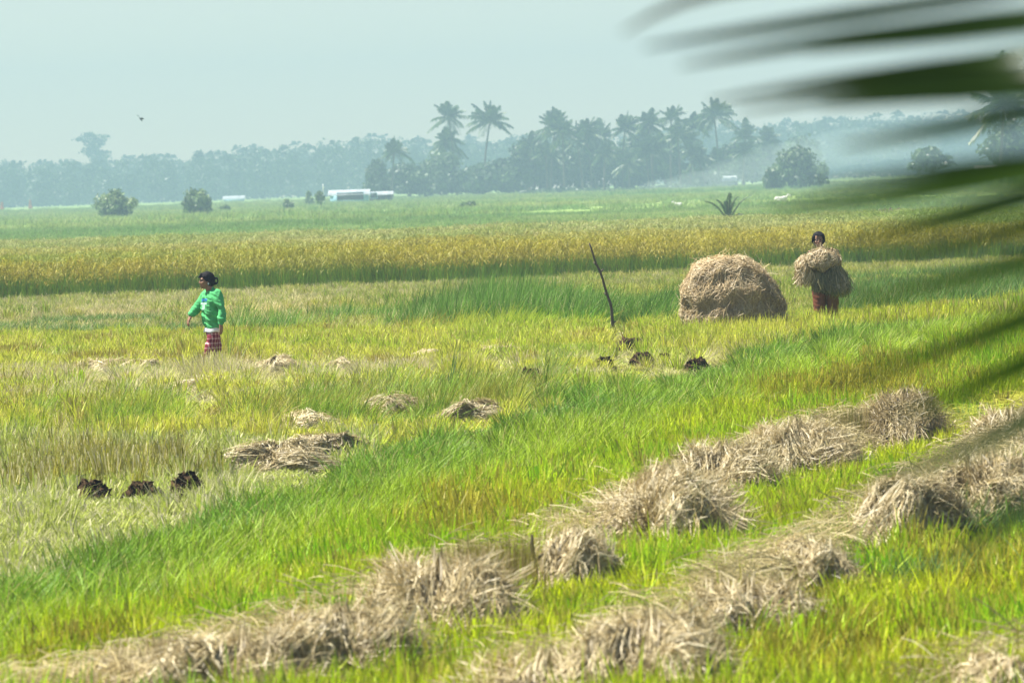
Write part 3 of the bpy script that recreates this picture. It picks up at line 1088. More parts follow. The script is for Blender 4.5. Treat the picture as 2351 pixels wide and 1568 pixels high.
# earth clods ---------------------------------------------------------------
for i, (cx, by, wp, hp, lab) in enumerate(CLODS):
    p = atg(cx, by, 0.10)
    d = p[1]
    Wm, Hm = wp * mpp(d) * (1.2 if wp < 70 else 0.85), hp * (0.75 if wp < 70 else 0.45) * mpp(d) + 0.05
    S = dome(Wm, Wm * 0.7, Hm, 200 + i, lump=0.5, steep=1.8)
    th, sv = np.linspace(0, 2 * np.pi, 41), np.linspace(0, 1, 13)
    T, Sx = np.meshgrid(th, sv, indexing='ij')
    V = S(T, Sx)
    rr = np.random.RandomState(i)
    V = V + rr.normal(0, 0.13, V.shape) * Hm
    V[-1] = V[0]
    V[:, -1] = V[:, -1].mean(0)
    ii, jj = np.meshgrid(np.arange(40), np.arange(12), indexing='ij')
    b_ = (ii * 13 + jj).ravel()
    b = Buf()
    cc_ = np.array((0.050, 0.033, 0.018)) * (0.7 + 0.9 * rr.uniform(0, 1, (V.reshape(-1, 3).shape[0], 1)))
    b.add(V.reshape(-1, 3), np.stack([b_, b_ + 13, b_ + 14, b_ + 1], 1), cc_)
    # roots and dry stems on the upper edge
    n_ = 60
    t0, s0 = rr.uniform(0, 6.28, n_), rr.uniform(0.15, 0.9, n_)
    P0 = S(t0, s0)
    t = np.linspace(0, 1, 4)[None, :]
    dv = norm(np.column_stack([np.cos(t0), np.sin(t0), rr.uniform(-0.8, 0.5, n_)]))
    Ls = rr.uniform(0.03, 0.075, n_)
    P = P0[:, None] + dv[:, None] * (Ls[:, None] * t)[:, :, None]
    P[:, :, 2] -= 0.1 * t ** 2
    Wd = norm(np.column_stack([-np.sin(t0), np.cos(t0), rr.normal(0, 0.3, n_)]))
    cs = np.where(rr.uniform(0, 1, (n_, 1)) < 0.6, np.array((0.20, 0.14, 0.06)), np.array((0.22, 0.28, 0.03))) * rr.uniform(0.6, 1.2, (n_, 1))
    b.add(*ribbons(P, Wd, 0.0045 * np.ones((n_, 4)), cs))
    o = link('earth_clod', b.mesh('earth_clod'), MAT_EARTH, loc=(p[0], d + Wm * 0.2, float(gz(p[0], d)) + 0.02), rotz=rr.uniform(-0.3, 0.3))
    tag(o, lab, 'earth clod', 'clods of dug earth')

# haystack ---------------------------------------------------------------
D_HAY = 80.0
r = np.random.RandomState(5)
pl, pr = pt(1562, 745, D_HAY), pt(1805, 745, D_HAY)
wid_h = (pr - pl)[0] * 0.88
top = pt(1660, 583, D_HAY)
zt = top[2] * 0.905
ph = r.uniform(0, 6.28, 8)


def S_hay(th, s):
    th, s = np.broadcast_arrays(np.asarray(th, float), np.asarray(s, float))
    q = np.clip(1 - s, 0, 1.1)
    ca, sa = np.cos(th), np.sin(th)
    sq = (np.abs(ca) ** 2.6 + np.abs(sa) ** 2.6) ** (-1 / 2.6)
    # outline: bulging sides, flattened top, higher to the left of the middle, stepping down to the right
    Q0 = 0.48
    radp = np.where(q > Q0, 1.0 - 0.07 * ((q - 0.66) / 0.34) ** 2, np.clip(q / Q0, 0, 1) ** 0.46 * 0.955)
    bump = 1 + 0.03 * np.sin(3 * th + ph[0] + 4 * s) + 0.03 * np.sin(5 * th + ph[1] - 7 * s) + 0.025 * np.sin(8 * th + ph[2] + 11 * s) + 0.02 * np.sin(13 * th - 17 * s) + 0.030 * np.sin(30 * s + 2.2 * np.sin(2 * th) + 1.3 * th)
    zz = np.where(q > Q0, 0.70 * (1 - q) / (1 - Q0), 0.70 + 0.30 * (1 - np.clip(q / Q0, 0, 1) ** 2.2))
    X = 0.5 * wid_h * sq * 1.0 * radp * bump * ca
    Y = 0.42 * wid_h * sq * radp * bump * sa
    xr = X / (0.5 * wid_h)
    hgt = zt * (1.0 - 0.26 * np.clip(xr - 0.15, 0, 1) ** 1.1 - 0.03 * np.clip(-xr - 0.2, 0, 1) + 0.018 * np.sin(9 * X) * np.cos(7 * Y + 1))
    # undercut foot at the front right
    und = np.exp(-((th - 4.95) / 0.45) ** 2) * np.clip((q - 0.72) / 0.28, 0, 1)
    Y = Y + und * 0.16 * wid_h
    return np.stack([X, Y, zz * hgt], -1)


b = Buf()
HC = (np.array((0.66, 0.51, 0.27)), np.array((0.52, 0.385, 0.18)), np.array((0.35, 0.25, 0.105)), np.array((0.72, 0.60, 0.37)))
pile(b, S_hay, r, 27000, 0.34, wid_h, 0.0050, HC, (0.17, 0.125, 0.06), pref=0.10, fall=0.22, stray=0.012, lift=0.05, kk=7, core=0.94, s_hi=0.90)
pile(b, S_hay, r, 350, 0.26, wid_h, 0.0062, HC, (0.17, 0.125, 0.06), pref=0.3, fall=0.7, stray=0.06, lift=0.06, kk=7, with_core=False)
# loose straw spilled around its foot
n_ = 900
a_ = r.uniform(0, 2 * np.pi, n_)
q_ = 1 + np.abs(r.normal(0, 0.16, n_))
P0 = np.column_stack([0.5 * wid_h * q_ * np.cos(a_), 0.42 * wid_h * q_ * np.sin(a_), r.uniform(0.05, 0.40, n_) * np.clip(1.5 - q_, 0.1, 1)])
d_ = norm(np.column_stack([np.cos(a_) + r.normal(0, 0.8, n_), np.sin(a_) + r.normal(0, 0.8, n_), r.normal(-0.35, 0.3, n_)]))
t = np.linspace(0, 1, 5)[None, :]
PP = P0[:, None] + d_[:, None] * (r.uniform(0.10, 0.30, n_)[:, None] * t)[:, :, None]
PP[:, :, 2] = np.maximum(PP[:, :, 2] - 0.06 * t ** 2, 0.0)
b.add(*ribbons(PP, norm(np.cross(d_, r.normal(0, 1, (n_, 3)))), 0.0062 * np.ones((n_, 5)), np.asarray(HC)[r.randint(0, 4, n_)] * r.uniform(0.7, 1.15, (n_, 1))))
hx = (pl[0] + pr[0]) / 2
o = link('haystack', b.mesh('haystack'), MAT_STRAW, loc=(hx, D_HAY, float(gz(hx, D_HAY))))
tag(o, 'large rounded brown haystack of layered straw, standing left of the straw carrier', 'haystack')

# leaning pole --------------------------------------------------------------
D_POLE = 83.0
q0, q1, q2, q3 = pt(1415, 790, D_POLE), pt(1400, 690, D_POLE - 0.1), pt(1376, 620, D_POLE - 0.25), pt(1352, 558, D_POLE - 0.4)
tt = np.linspace(0, 1, 15)
ctrl = np.array([q0, q1, q2, q3])
PP = np.stack([np.interp(tt, [0, 0.45, 0.73, 1], ctrl[:, k]) for k in range(3)], 1)
PP[:, 0] += 0.008 * np.sin(tt * 21)
b = Buf()
add_tube(b, PP, np.linspace(0.027, 0.012, 15), np.array((0.105, 0.085, 0.06)), 8)
for k_, sg in ((10, 1), (7, -1), (11, -1), (3, 1)):
    e = PP[k_] + np.array((0.05 * sg, 0, 0.045))
    add_tube(b, np.array([PP[k_], (PP[k_] + e) / 2, e]), np.array([0.022, 0.016, 0.008]), np.array((0.12, 0.10, 0.07)), 6)
m_pole = vcol_mat('dead_wood', 0.0, 0.85, 0.02)
base = Vector(PP[0])
me = b.mesh('wooden_pole', True)
me.transform(Matrix.Translation(-base))
o = link('wooden_pole', me, m_pole, loc=base)
tag(o, 'thin leaning bare wooden pole with knotty stubs, stuck in the field by the haystack', 'pole')

# thin stick added in place of the dark slot beside the stubble block
p = atg(1238, 1372, 0.06)
sh = 150 * mpp(p[1]) + 0.05
b = Buf()
tt = np.linspace(0, 1, 9)
add_tube(b, np.stack([-0.03 * tt + 0.006 * np.sin(tt * 13), 0.05 * tt, -0.1 + tt * (sh + 0.1)], 1), np.array((0.020, 0.021, 0.019, 0.021, 0.018, 0.019, 0.017, 0.018, 0.010)) * 0.7, np.array((0.05, 0.038, 0.02)), 8)
add_tube(b, np.array([(-0.02, 0.03, sh * 0.62), (0.01, 0.02, sh * 0.70), (0.035, 0.02, sh * 0.74)]), np.array((0.012, 0.010, 0.006)), np.array((0.028, 0.022, 0.013)), 6)
tag(link('dark_slot', b.mesh('dark_slot', True), m_pole, loc=(p[0], p[1], float(gz(p[0], p[1])))), 'short dark stick standing in for the dark slot at the right edge of the orange brown stubble block', 'dark_slot')

# single weeds and tufts one can point to ------------------------------------


def weed(name, cx, by, hpx, n, label, col, wind=0.25, spread=0.05, width=0.012, z0=0.1, cat='weed', bend=0.7):
    p = atg(cx, by, z0)
    d = p[1]
    Hm = hpx * mpp(d) + z0
    r = np.random.RandomState(int(cx))
    bb = Buf()
    blades(bb, r, n, spread, Hm * 0.45, Hm * 1.05, 0.10, width, bend, wind=wind, dry=0.05, kk=7)
    C = np.concatenate(bb.C)
    b = Buf()
    b.add(np.concatenate(bb.V), np.concatenate(bb.F[4]), np.asarray(col) * C[:, 1:2])
    o = link(name, b.mesh(name), MAT_LEAF, loc=(p[0], d, float(gz(p[0], d))))
    tag(o, label, cat)
    return o


weed('tall_weed', 1030, 885, 145, 9, 'tall single dark green weed rising above the straw patches in mid field', (0.10, 0.22, 0.03), wind=0.16, width=0.016)
weed('broadleaf_weed', 1028, 895, 50, 26, 'low dark leafy weed growing at the foot of the tall single weed', (0.05, 0.15, 0.03), wind=0, spread=0.14, width=0.03)
weed('grass_tuft', 735, 728, 55, 60, 'rounded dark green grass tuft on the bund, between the woman and the long reed row', (0.08, 0.24, 0.015), wind=0.05, spread=0.32, width=0.013)
weed('grass_tuft', 555, 885, 70, 12, 'thin arching green grass tuft, below and right of the woman', (0.17, 0.32, 0.04), wind=0.35)
weed('grass_tuft', 2320, 880, 60, 22, 'pale upright grass tuft with long thin blades, right of the tangled straw heap', (0.40, 0.42, 0.10), wind=0.2, spread=0.08)
weed('tall_reed', 1255, 722, 95, 14, 'tallest dark reed clump of the green bund, left of the leaning pole', (0.045, 0.17, 0.01), wind=0.15, spread=0.16, width=0.014)
weed('tall_reed', 1070, 722, 90, 12, 'slender reed clump near the left end of the tall grass row on the bund', (0.08, 0.21, 0.02), wind=0.2, spread=0.2, width=0.013)
# ------------------------------------------------------------------ bodies: rounded shapes merged into one skin
def capsule(buf, p0, p1, r0, r1, n=5, seg=16):
    """a tapered limb with round ends"""
    p0, p1 = np.asarray(p0, float), np.asarray(p1, float)
    L = np.linalg.norm(p1 - p0)
    d = (p1 - p0) / max(L, 1e-6)
    a = np.linspace(-np.pi / 2, 0, n)
    c = np.linspace(0, np.pi / 2, n)
    P = np.concatenate([p0 + d * (np.sin(a) * r0 * 0.999)[:, None], p1 + d * (np.sin(c) * r1 * 0.999)[:, None]])
    R = np.maximum(np.concatenate([np.cos(a) * r0, np.cos(c) * r1]), 1e-4)
    T = d
    ref = np.array((0, 0, 1.0)) if abs(T[2]) < 0.9 else np.array((1.0, 0, 0))
    A = norm(np.cross(T, ref))
    B = np.cross(T, A)
    an = np.linspace(0, 2 * np.pi, seg, endpoint=False)
    V = (P[:, None] + (A * np.cos(an)[:, None] + B * np.sin(an)[:, None])[None] * R[:, None, None]).reshape(-1, 3)
    m = len(P)
    i, j = np.meshgrid(np.arange(m - 1), np.arange(seg), indexing='ij')
    k = (j + 1) % seg
    F = np.stack([i * seg + j, i * seg + k, (i + 1) * seg + k, (i + 1) * seg + j], -1).reshape(-1, 4)
    buf.add(V, F, np.ones(3))
    n_ = buf.n - len(V)
    buf.F.setdefault(seg, []).append(np.array([np.arange(seg)[::-1]]) + n_)
    buf.F[seg].append(np.array([np.arange(seg)]) + n_ + (m - 1) * seg)


def ellip(buf, c, r, rot=None, seg=20, rings=14):
    th = np.linspace(0, np.pi, rings + 1)[1:-1]
    an = np.linspace(0, 2 * np.pi, seg, endpoint=False)
    V = np.stack([np.sin(th)[:, None] * np.cos(an), np.sin(th)[:, None] * np.sin(an), np.cos(th)[:, None] * np.ones(seg)], -1).reshape(-1, 3)
    V = np.concatenate([V, [(0, 0, 1), (0, 0, -1)]]) * np.asarray(r)
    if rot is not None:
        V = V @ np.array(Matrix.Rotation(rot[0], 3, rot[1])).T
    V = V + np.asarray(c)
    m = len(th)
    i, j = np.meshgrid(np.arange(m - 1), np.arange(seg), indexing='ij')
    k = (j + 1) % seg
    F = np.stack([i * seg + j, (i + 1) * seg + j, (i + 1) * seg + k, i * seg + k], -1).reshape(-1, 4)
    n0 = buf.n
    buf.add(V, F, np.ones(3))
    j = np.arange(seg)
    k = (j + 1) % seg
    t = np.concatenate([np.stack([np.full(seg, m * seg), j, k], 1), np.stack([np.full(seg, m * seg + 1), (m - 1) * seg + k, (m - 1) * seg + j], 1)])
    buf.F.setdefault(3, []).append(t + n0)


def chain(buf, pts, rad):
    for i in range(len(pts) - 1):
        capsule(buf, pts[i], pts[i + 1], rad[i], rad[i + 1])


def skin(buf, name, voxel, smooth=6, wrinkle=0.0, seed=0):
    """merge the rounded shapes into one continuous surface"""
    me = buf.mesh(name)
    o = bpy.data.objects.new('tmp', me)
    COL.objects.link(o)
    m = o.modifiers.new('r', 'REMESH')
    m.mode = 'VOXEL'
    m.voxel_size = voxel
    s = o.modifiers.new('s', 'SMOOTH')
    s.factor = 0.5
    s.iterations = smooth
    dg = bpy.context.evaluated_depsgraph_get()
    out = bpy.data.meshes.new_from_object(o.evaluated_get(dg))
    bpy.data.objects.remove(o)
    out.name = name
    n = len(out.vertices)
    if wrinkle:
        co = np.zeros(n * 3, np.float32)
        out.vertices.foreach_get('co', co)
        co = co.reshape(-1, 3)
        no = np.zeros(n * 3, np.float32)
        out.vertices.foreach_get('normal', no)
        no = no.reshape(-1, 3)
        w = fbm(co[:, 0] + co[:, 1] * 0.7 + 0.5 * co[:, 2], co[:, 2] * 1.6 - co[:, 1] * 0.8, 0.11, seed, 3) - 0.5
        co = co + no * (w * wrinkle * 2)[:, None]
        out.vertices.foreach_set('co', co.ravel())
    out.polygons.foreach_set('use_smooth', np.ones(len(out.polygons), dtype=bool))
    out.update()
    return out


def hand(buf, wrist, d, palm_n, s=1.0, curl=0.5, side=1):
    """palm, four fingers and a thumb; d points from the wrist to the knuckles, palm_n out of the palm"""
    d = norm(np.asarray(d, float))
    pn = np.asarray(palm_n, float)
    pn = norm(pn - d * (pn @ d))
    w = np.cross(d, pn) * side
    wrist = np.asarray(wrist, float)
    for q in (-0.026, -0.009, 0.009, 0.026):
        capsule(buf, wrist + d * 0.012 * s + w * q * 0.7 * s, wrist + d * 0.078 * s + w * q * s, 0.015 * s, 0.0125 * s)
    for q, L in ((-0.028, 0.060), (-0.0095, 0.074), (0.0095, 0.078), (0.028, 0.070)):
        p = wrist + d * 0.080 * s + w * q * s
        a = 0.0
        pts = [p]
        for k, f in enumerate((0.45, 0.30, 0.25)):
            a += curl * (0.55 + 0.25 * k)
            dd = d * np.cos(a) + pn * np.sin(a) + w * q * 1.5
            pts.append(pts[-1] + norm(dd) * L * f * s)
        chain(buf, pts, [0.0092 * s, 0.0085 * s, 0.0078 * s, 0.0066 * s])
    b0 = wrist + d * 0.028 * s + w * 0.026 * s
    b1 = b0 + norm(w * 0.85 + d * 0.6 + pn * 0.35) * 0.036 * s
    b2 = b1 + norm(w * 0.35 + d * 0.85 + pn * 0.4) * 0.030 * s
    chain(buf, [b0, b1, b2], [0.0145 * s, 0.0105 * s, 0.0085 * s])


def head_shapes(buf, c, f, s=1.0):
    """skull, jaw, nose, lips, ears about the centre c, face looking along f"""
    f = norm(np.asarray(f, float))
    up = np.array((0, 0, 1.0))
    l = np.cross(up, f)
    c = np.asarray(c, float)

    def P(a, b_, z):
        return c + (f * a + l * b_ + up * z) * s

    def E(a, b_, z, ra, rb, rz):
        bb = Buf()
        ellip(bb, (0, 0, 0), (ra * s, rb * s, rz * s))
        V = np.concatenate(bb.V)
        V = V[:, :1] * f + V[:, 1:2] * l + V[:, 2:] * up + P(a, b_, z)
        n0 = buf.n
        buf.V.append(V)
        buf.C.append(np.ones((len(V), 3)))
        for k, fl in bb.F.items():
            for x_ in fl:
                buf.F.setdefault(k, []).append(x_ + n0)
        buf.n += len(V)
    E(-0.012, 0, 0.025, 0.092, 0.074, 0.086)      # skull
    E(0.030, 0, -0.030, 0.058, 0.056, 0.075)      # face
    E(0.040, 0, -0.080, 0.040, 0.038, 0.034)      # jaw, chin
    E(0.066, 0, -0.098, 0.018, 0.018, 0.014)
    E(0.070, 0, 0.016, 0.020, 0.046, 0.014)       # brow
    for sg in (-1, 1):
        E(0.058, sg * 0.038, -0.030, 0.024, 0.020, 0.020)   # cheek
        E(-0.008, sg * 0.073, -0.012, 0.018, 0.009, 0.030)  # ear
        capsule(buf, P(0.094, sg * 0.009, -0.036), P(0.086, sg * 0.012, -0.038), 0.010 * s, 0.009 * s)
    capsule(buf, P(0.082, 0, 0.006), P(0.099, 0, -0.033), 0.010 * s, 0.012 * s)
    capsule(buf, P(0.086, 0.014, -0.062), P(0.086, -0.014, -0.062), 0.008 * s, 0.008 * s)
    capsule(buf, P(0.083, 0.012, -0.073), P(0.083, -0.012, -0.073), 0.008 * s, 0.008 * s)
    return P, E


def leg(buf, hip, knee, ank, foot_d, r=(0.085, 0.055, 0.04)):
    hip, knee, ank = (np.asarray(q, float) for q in (hip, knee, ank))
    capsule(buf, hip, knee, r[0], r[1])
    calf = knee + (ank - knee) * 0.3 + np.array((0, 0.012, 0))
    capsule(buf, knee, calf, r[1], r[1] * 1.02)
    capsule(buf, calf, ank, r[1] * 1.02, r[2])
    fd = norm(np.asarray(foot_d, float))
    s_ = np.cross((0, 0, 1.0), fd)
    capsule(buf, ank + (0, 0, -0.02), ank + fd * 0.13 + (0, 0, -0.055), 0.038, 0.026)
    capsule(buf, ank - fd * 0.035 + (0, 0, -0.045), ank + fd * 0.06 + (0, 0, -0.055), 0.034, 0.030)
    for q, L in ((-0.026, 0.050), (-0.012, 0.046), (0.002, 0.042), (0.015, 0.036), (0.027, 0.030)):
        a = ank + fd * 0.125 + s_ * q + (0, 0, -0.06)
        capsule(buf, a, a + fd * L, 0.011, 0.009)
# ------------------------------------------------------------------ trees, palms, bushes far away
def frond_geo(buf, P, leaf, r, nl=26, col=(0.05, 0.10, 0.03), droop=0.6, lw=0.16, yellow=0.1):
    """a feather leaf along the curve P with leaflets both sides"""
    n = len(P)
    T = norm(np.gradient(P, axis=0))
    t = np.linspace(0.12, 1.0, nl)
    idx = t * (n - 1)
    B0 = np.stack([np.interp(idx, np.arange(n), P[:, k]) for k in range(3)], 1)
    TT = norm(np.stack([np.interp(idx, np.arange(n), T[:, k]) for k in range(3)], 1))
    side = norm(np.cross(TT, np.array((0, 0, 1.0)) + 0.001))
    up = np.cross(side, TT)
    prof = np.sin(np.pi * (0.15 + 0.80 * t)) ** 0.6
    for sg in (-1, 1):
        L = leaf * prof * r.uniform(0.75, 1.1, nl)
        d = norm(side * sg + TT * 0.55 + up * 0.1)
        q = np.linspace(0, 1, 3)[None, :]
        PP = B0[:, None] + d[:, None] * (L[:, None] * q)[:, :, None]
        PP[:, :, 2] -= droop * L[:, None] * q ** 2 * r.uniform(0.5, 1.3, (nl, 1))
        wid = lw * np.array([[0.8, 1.0, 0.15]]) * np.ones((nl, 1))
        C = np.asarray(col) * r.uniform(0.6, 1.5, (nl, 1)) + (r.uniform(0, 1, (nl, 1)) < yellow) * np.array((0.10, 0.08, 0.0))
        buf.add(*ribbons(PP, norm(TT + up * 0.6), wid, C))
    add_tube(buf, P, np.linspace(0.06, 0.015, n), np.array((0.10, 0.13, 0.04)), 4)


def palm_crown(R, seed, nf=24, nl=26, lw=0.22, droop=0.7):
    b = Buf()
    r = np.random.RandomState(seed)
    nf = int(nf * r.uniform(0.95, 1.45))
    lowest = r.uniform(-0.9, -0.2)
    tip_ = r.uniform(0.7, 1.5)
    side_ = r.uniform(0, 6.28)
    for q in range(nf):
        a = q * 2.399 + r.uniform(-0.3, 0.3)
        e = np.interp(q, [0, nf * 0.5, nf], [1.40, 0.75, lowest]) + r.uniform(-0.25, 0.25)
        L = R * r.uniform(0.78, 1.15) * (1 + 0.12 * np.cos(a - side_))
        t = np.linspace(0, 1, 9)
        hx_ = np.cos(e) * t + 0.10 * t
        z = np.sin(e) * t - (0.10 + 0.28 * np.cos(e)) * tip_ * t ** 2.4
        P = np.stack([np.cos(a) * hx_ * L, np.sin(a) * hx_ * L, z * L], 1)
        frond_geo(b, P, L * 0.30, r, nl, droop=droop, lw=lw, yellow=0.10 if q < nf * 0.8 else 0.2)
    # nuts and fibre in the heart
    for q in range(7):
        a = r.uniform(0, 6.28)
        c = np.array((np.cos(a) * 0.3, np.sin(a) * 0.3, -0.35))
        add_tube(b, np.array([c + (0, 0, 0.14), c, c - (0, 0, 0.14)]), np.array([0.05, 0.15, 0.05]), np.array((0.14, 0.12, 0.04)), 6)
    return b.mesh('crown')


def trunk_mesh(Hh, lean, r0, r1, seed, col=(0.13, 0.11, 0.085)):
    r = np.random.RandomState(seed)
    t = np.linspace(0, 1, 14)
    P = np.stack([lean[0] * (t ** 1.7), lean[1] * (t ** 1.7), -0.3 + (Hh + 0.3) * t], 1)
    R = r0 + (r1 - r0) * t + 0.10 * np.exp(-t * 14)
    R = R * (1 + 0.05 * np.sin(np.arange(14) * 2.1))
    b = Buf()
    add_tube(b, P, R, np.asarray(col), 8)
    return b.mesh('trunk', True)


def palm(cx, cy, base_y, dist, Rpx, seed, label, group='coconut palms of the far grove', lean=0.0, nf=24):
    lean = lean * 2.2
    c = pt(cx, cy, dist)
    p0 = np.array((c[0] - lean, dist, float(gz(c[0] - lean, dist))))
    o = empty('coconut_palm', p0)
    tag(o, label, 'palm', group)
    Hh = c[2] - p0[2]
    link('trunk', trunk_mesh(Hh, (lean, 0), 0.24, 0.15, seed), MAT_WOOD, o)
    link('crown', palm_crown(Rpx * mpp(dist), seed, nf), MAT_LEAF, o, loc=(lean, 0, Hh))
    return o


MAT_WOOD = vcol_mat('wood', 0.0, 0.9, 0.0)


def leaf_cloud(buf, r, lobes, n, size, cols, flat=0.0, up=0.25):
    """leaf clumps through the lobes' volume: lobes (x,y,z,rx,ry,rz)"""
    lobes = np.asarray(lobes, float)
    vol = lobes[:, 3] * lobes[:, 4] * lobes[:, 5]
    k = r.choice(len(lobes), n, p=vol ** 0.75 / (vol ** 0.75).sum())
    d = norm(r.normal(0, 1, (n, 3)))
    rad = r.uniform(0.15, 1.0, n) ** 0.45 * (1 + 0.16 * r.normal(0, 1, n))
    C = lobes[k, :3] + d * rad[:, None] * lobes[k, 3:]
    nn = norm(d + r.normal(0, 0.7, (n, 3)) + np.array((0, 0, up)))
    A = norm(np.cross(nn, r.normal(0, 1, (n, 3))))
    B = np.cross(nn, A)
    s = size * r.uniform(0.5, 1.35, n)[:, None]
    asp = r.uniform(0.45, 0.9, n)[:, None]
    V = np.stack([C - A * s, C - B * s * asp, C + A * s, C + B * s * asp], 1).reshape(-1, 3)
    F = np.arange(n * 4).reshape(n, 4)
    # each clump of leaves has its own green; new growth is yellower
    cl = np.asarray(cols)[r.randint(0, len(cols), len(lobes))][k]
    col = cl * r.uniform(0.75, 1.25, (n, 1))
    buf.add(V, F, np.repeat(col, 4, 0))


def tree(name, cx, base_y, top_y, wpx, dist, seed, label, cat, group=None, cols=None, nl=1500, leaf=0.45, trunk_frac=0.3, lobes_n=16, limbs=6, shape='round', x_off=0.0):
    cols = cols or TREE_COLS
    r = np.random.RandomState(seed)
    p = pt(cx, base_y, dist)
    z0 = float(gz(p[0], dist))
    Hh = pt(cx, top_y, dist)[2] - z0
    Wm = wpx * mpp(dist)
    o = empty(name, (p[0], dist, z0))
    tag(o, label, cat, group)
    lob = []
    zc0 = Hh * trunk_frac
    for q in range(lobes_n):
        a = r.uniform(0, 6.28)
        if shape == 'round':
            t = r.uniform(0, 1)
            w_ = 0.36 * Wm * np.sqrt(max(0.05, 1 - (2 * t - 0.75) ** 2 * 0.7)) * r.uniform(0.2, 1)
            rz = (Hh - zc0) * r.uniform(0.14, 0.24)
            z = zc0 + rz + t * (Hh - zc0 - 2 * rz)
            rx = Wm * r.uniform(0.13, 0.22)
        elif shape == 'tiers':
            t = q / (lobes_n - 1)
            w_ = Wm * 0.42 * (1 - 0.55 * t) * r.uniform(0.3, 1)
            rz = Hh * r.uniform(0.030, 0.05)
            z = zc0 + t * (Hh - zc0 - rz)
            rx = Wm * r.uniform(0.12, 0.2)
        else:               # bush: foliage down to the ground
            t = r.uniform(0, 1)
            w_ = 0.40 * Wm * np.sqrt(max(0.05, 1 - t ** 2)) * r.uniform(0.1, 1)
            rz = Hh * r.uniform(0.16, 0.26)
            z = rz * 0.8 + t * (Hh - 1.8 * rz)
            rx = Wm * r.uniform(0.07, 0.17)
        lob.append((np.cos(a) * w_, np.sin(a) * w_, z, rx, rx, rz))
    b = Buf()
    leaf_cloud(b, r, lob, nl, leaf, cols)
    link('crown', b.mesh('crown'), MAT_LEAF, o)
    b = Buf()
    tr = max(0.05, 0.018 * Hh)
    ztop = zc0 + 0.5 * (Hh - zc0)
    t = np.linspace(0, 1, 8)
    add_tube(b, np.stack([0.03 * Wm * np.sin(t * 3), 0 * t, -0.2 + t * (ztop + 0.2)], 1), tr * (1.3 - 0.9 * t), np.array((0.11, 0.09, 0.07)), 7)
    for q in range(limbs):
        e = np.array(lob[q % len(lob)][:3])
        s_ = np.array((0, 0, zc0 * r.uniform(0.4, 1.0) + 0.1))
        m_ = (s_ + e) / 2 + np.array((0, 0, -0.04 * Hh))
        add_tube(b, np.array([s_, m_, e]), tr * np.array((0.6, 0.4, 0.15)), np.array((0.11, 0.09, 0.07)), 5)
    link('trunk', b.mesh('trunk', True), MAT_WOOD, o)
    return o


TREE_COLS = [np.array(q) for q in ((0.040, 0.085, 0.025), (0.055, 0.105, 0.03), (0.030, 0.065, 0.02), (0.075, 0.125, 0.035))]
LITE_COLS = [np.array(q) for q in ((0.09, 0.15, 0.035), (0.07, 0.125, 0.03), (0.11, 0.16, 0.05), (0.05, 0.09, 0.025))]
BUSH_COLS = [np.array(q) for q in ((0.17, 0.25, 0.08), (0.13, 0.20, 0.07), (0.22, 0.29, 0.10), (0.10, 0.16, 0.055))]

D_G = 1120.0
palm(1030, 270, 452, D_G, 46, 11, 'tall palm with its leaves thrown up, left one of the two tallest palms', lean=-0.5, nf=20)
palm(1125, 278, 452, D_G - 10, 52, 12, 'tall palm with a round star of leaves on a thin bare trunk', lean=0.8, nf=28)
palm(1024, 325, 452, D_G + 12, 40, 13, 'lower palm crown directly under the left one of the two tallest palms', lean=0.3)
palm(905, 348, 458, D_G - 40, 38, 14, 'palm standing alone at the left end of the grove, above the white roofed shack', lean=0.3, nf=18)
palm(1275, 292, 445, D_G + 5, 46, 15, 'palm with leaves drooping left, first right of the gap beside the star palm', lean=0.6)
palm(1345, 306, 445, D_G + 8, 44, 16, 'palm with a wide ragged crown over the long pale building', lean=-0.4)
palm(1435, 295, 440, D_G + 15, 40, 17, 'palm right of the gap in the grove, with a leaf hanging left', lean=0.4)
palm(1490, 284, 440, D_G + 10, 38, 18, 'palm with short upright leaves, between the hanging leaf palm and the pointed one', lean=-0.2)
palm(1541, 272, 440, D_G + 6, 38, 19, 'palm with a narrow pointed upright crown in the dense part of the grove', lean=0.2, nf=16)
palm(1592, 290, 438, D_G + 20, 38, 20, 'palm half merged with its taller neighbour under the blurred leaf tip', lean=0.5)
palm(1640, 268, 436, D_G + 4, 54, 21, 'tall fan shaped palm touching the blurred leaf tip, bare trunk over the small white roof', lean=-0.3)
palm(1712, 312, 436, D_G + 25, 38, 22, 'faint palm right of the tall fan shaped palm, in the smoke', lean=0.3)
palm(1762, 318, 434, D_G + 60, 34, 23, 'faintest palm at the right end of the grove, in the smoke', lean=0.3)
palm(1215, 345, 448, D_G + 20, 34, 24, 'small palm rising from the bushes, left of the palms over the pale building', lean=0.3)
palm(1590, 350, 438, D_G - 25, 34, 25, 'short palm with low leaves in the dense dark middle of the grove', lean=0.3)
palm(1480, 345, 440, D_G - 25, 34, 26, 'short palm with pale midribs in front of the dense palms', lean=-0.3)
palm(1390, 352, 442, D_G - 18, 32, 27, 'short palm in front of the long pale building', lean=0.2)

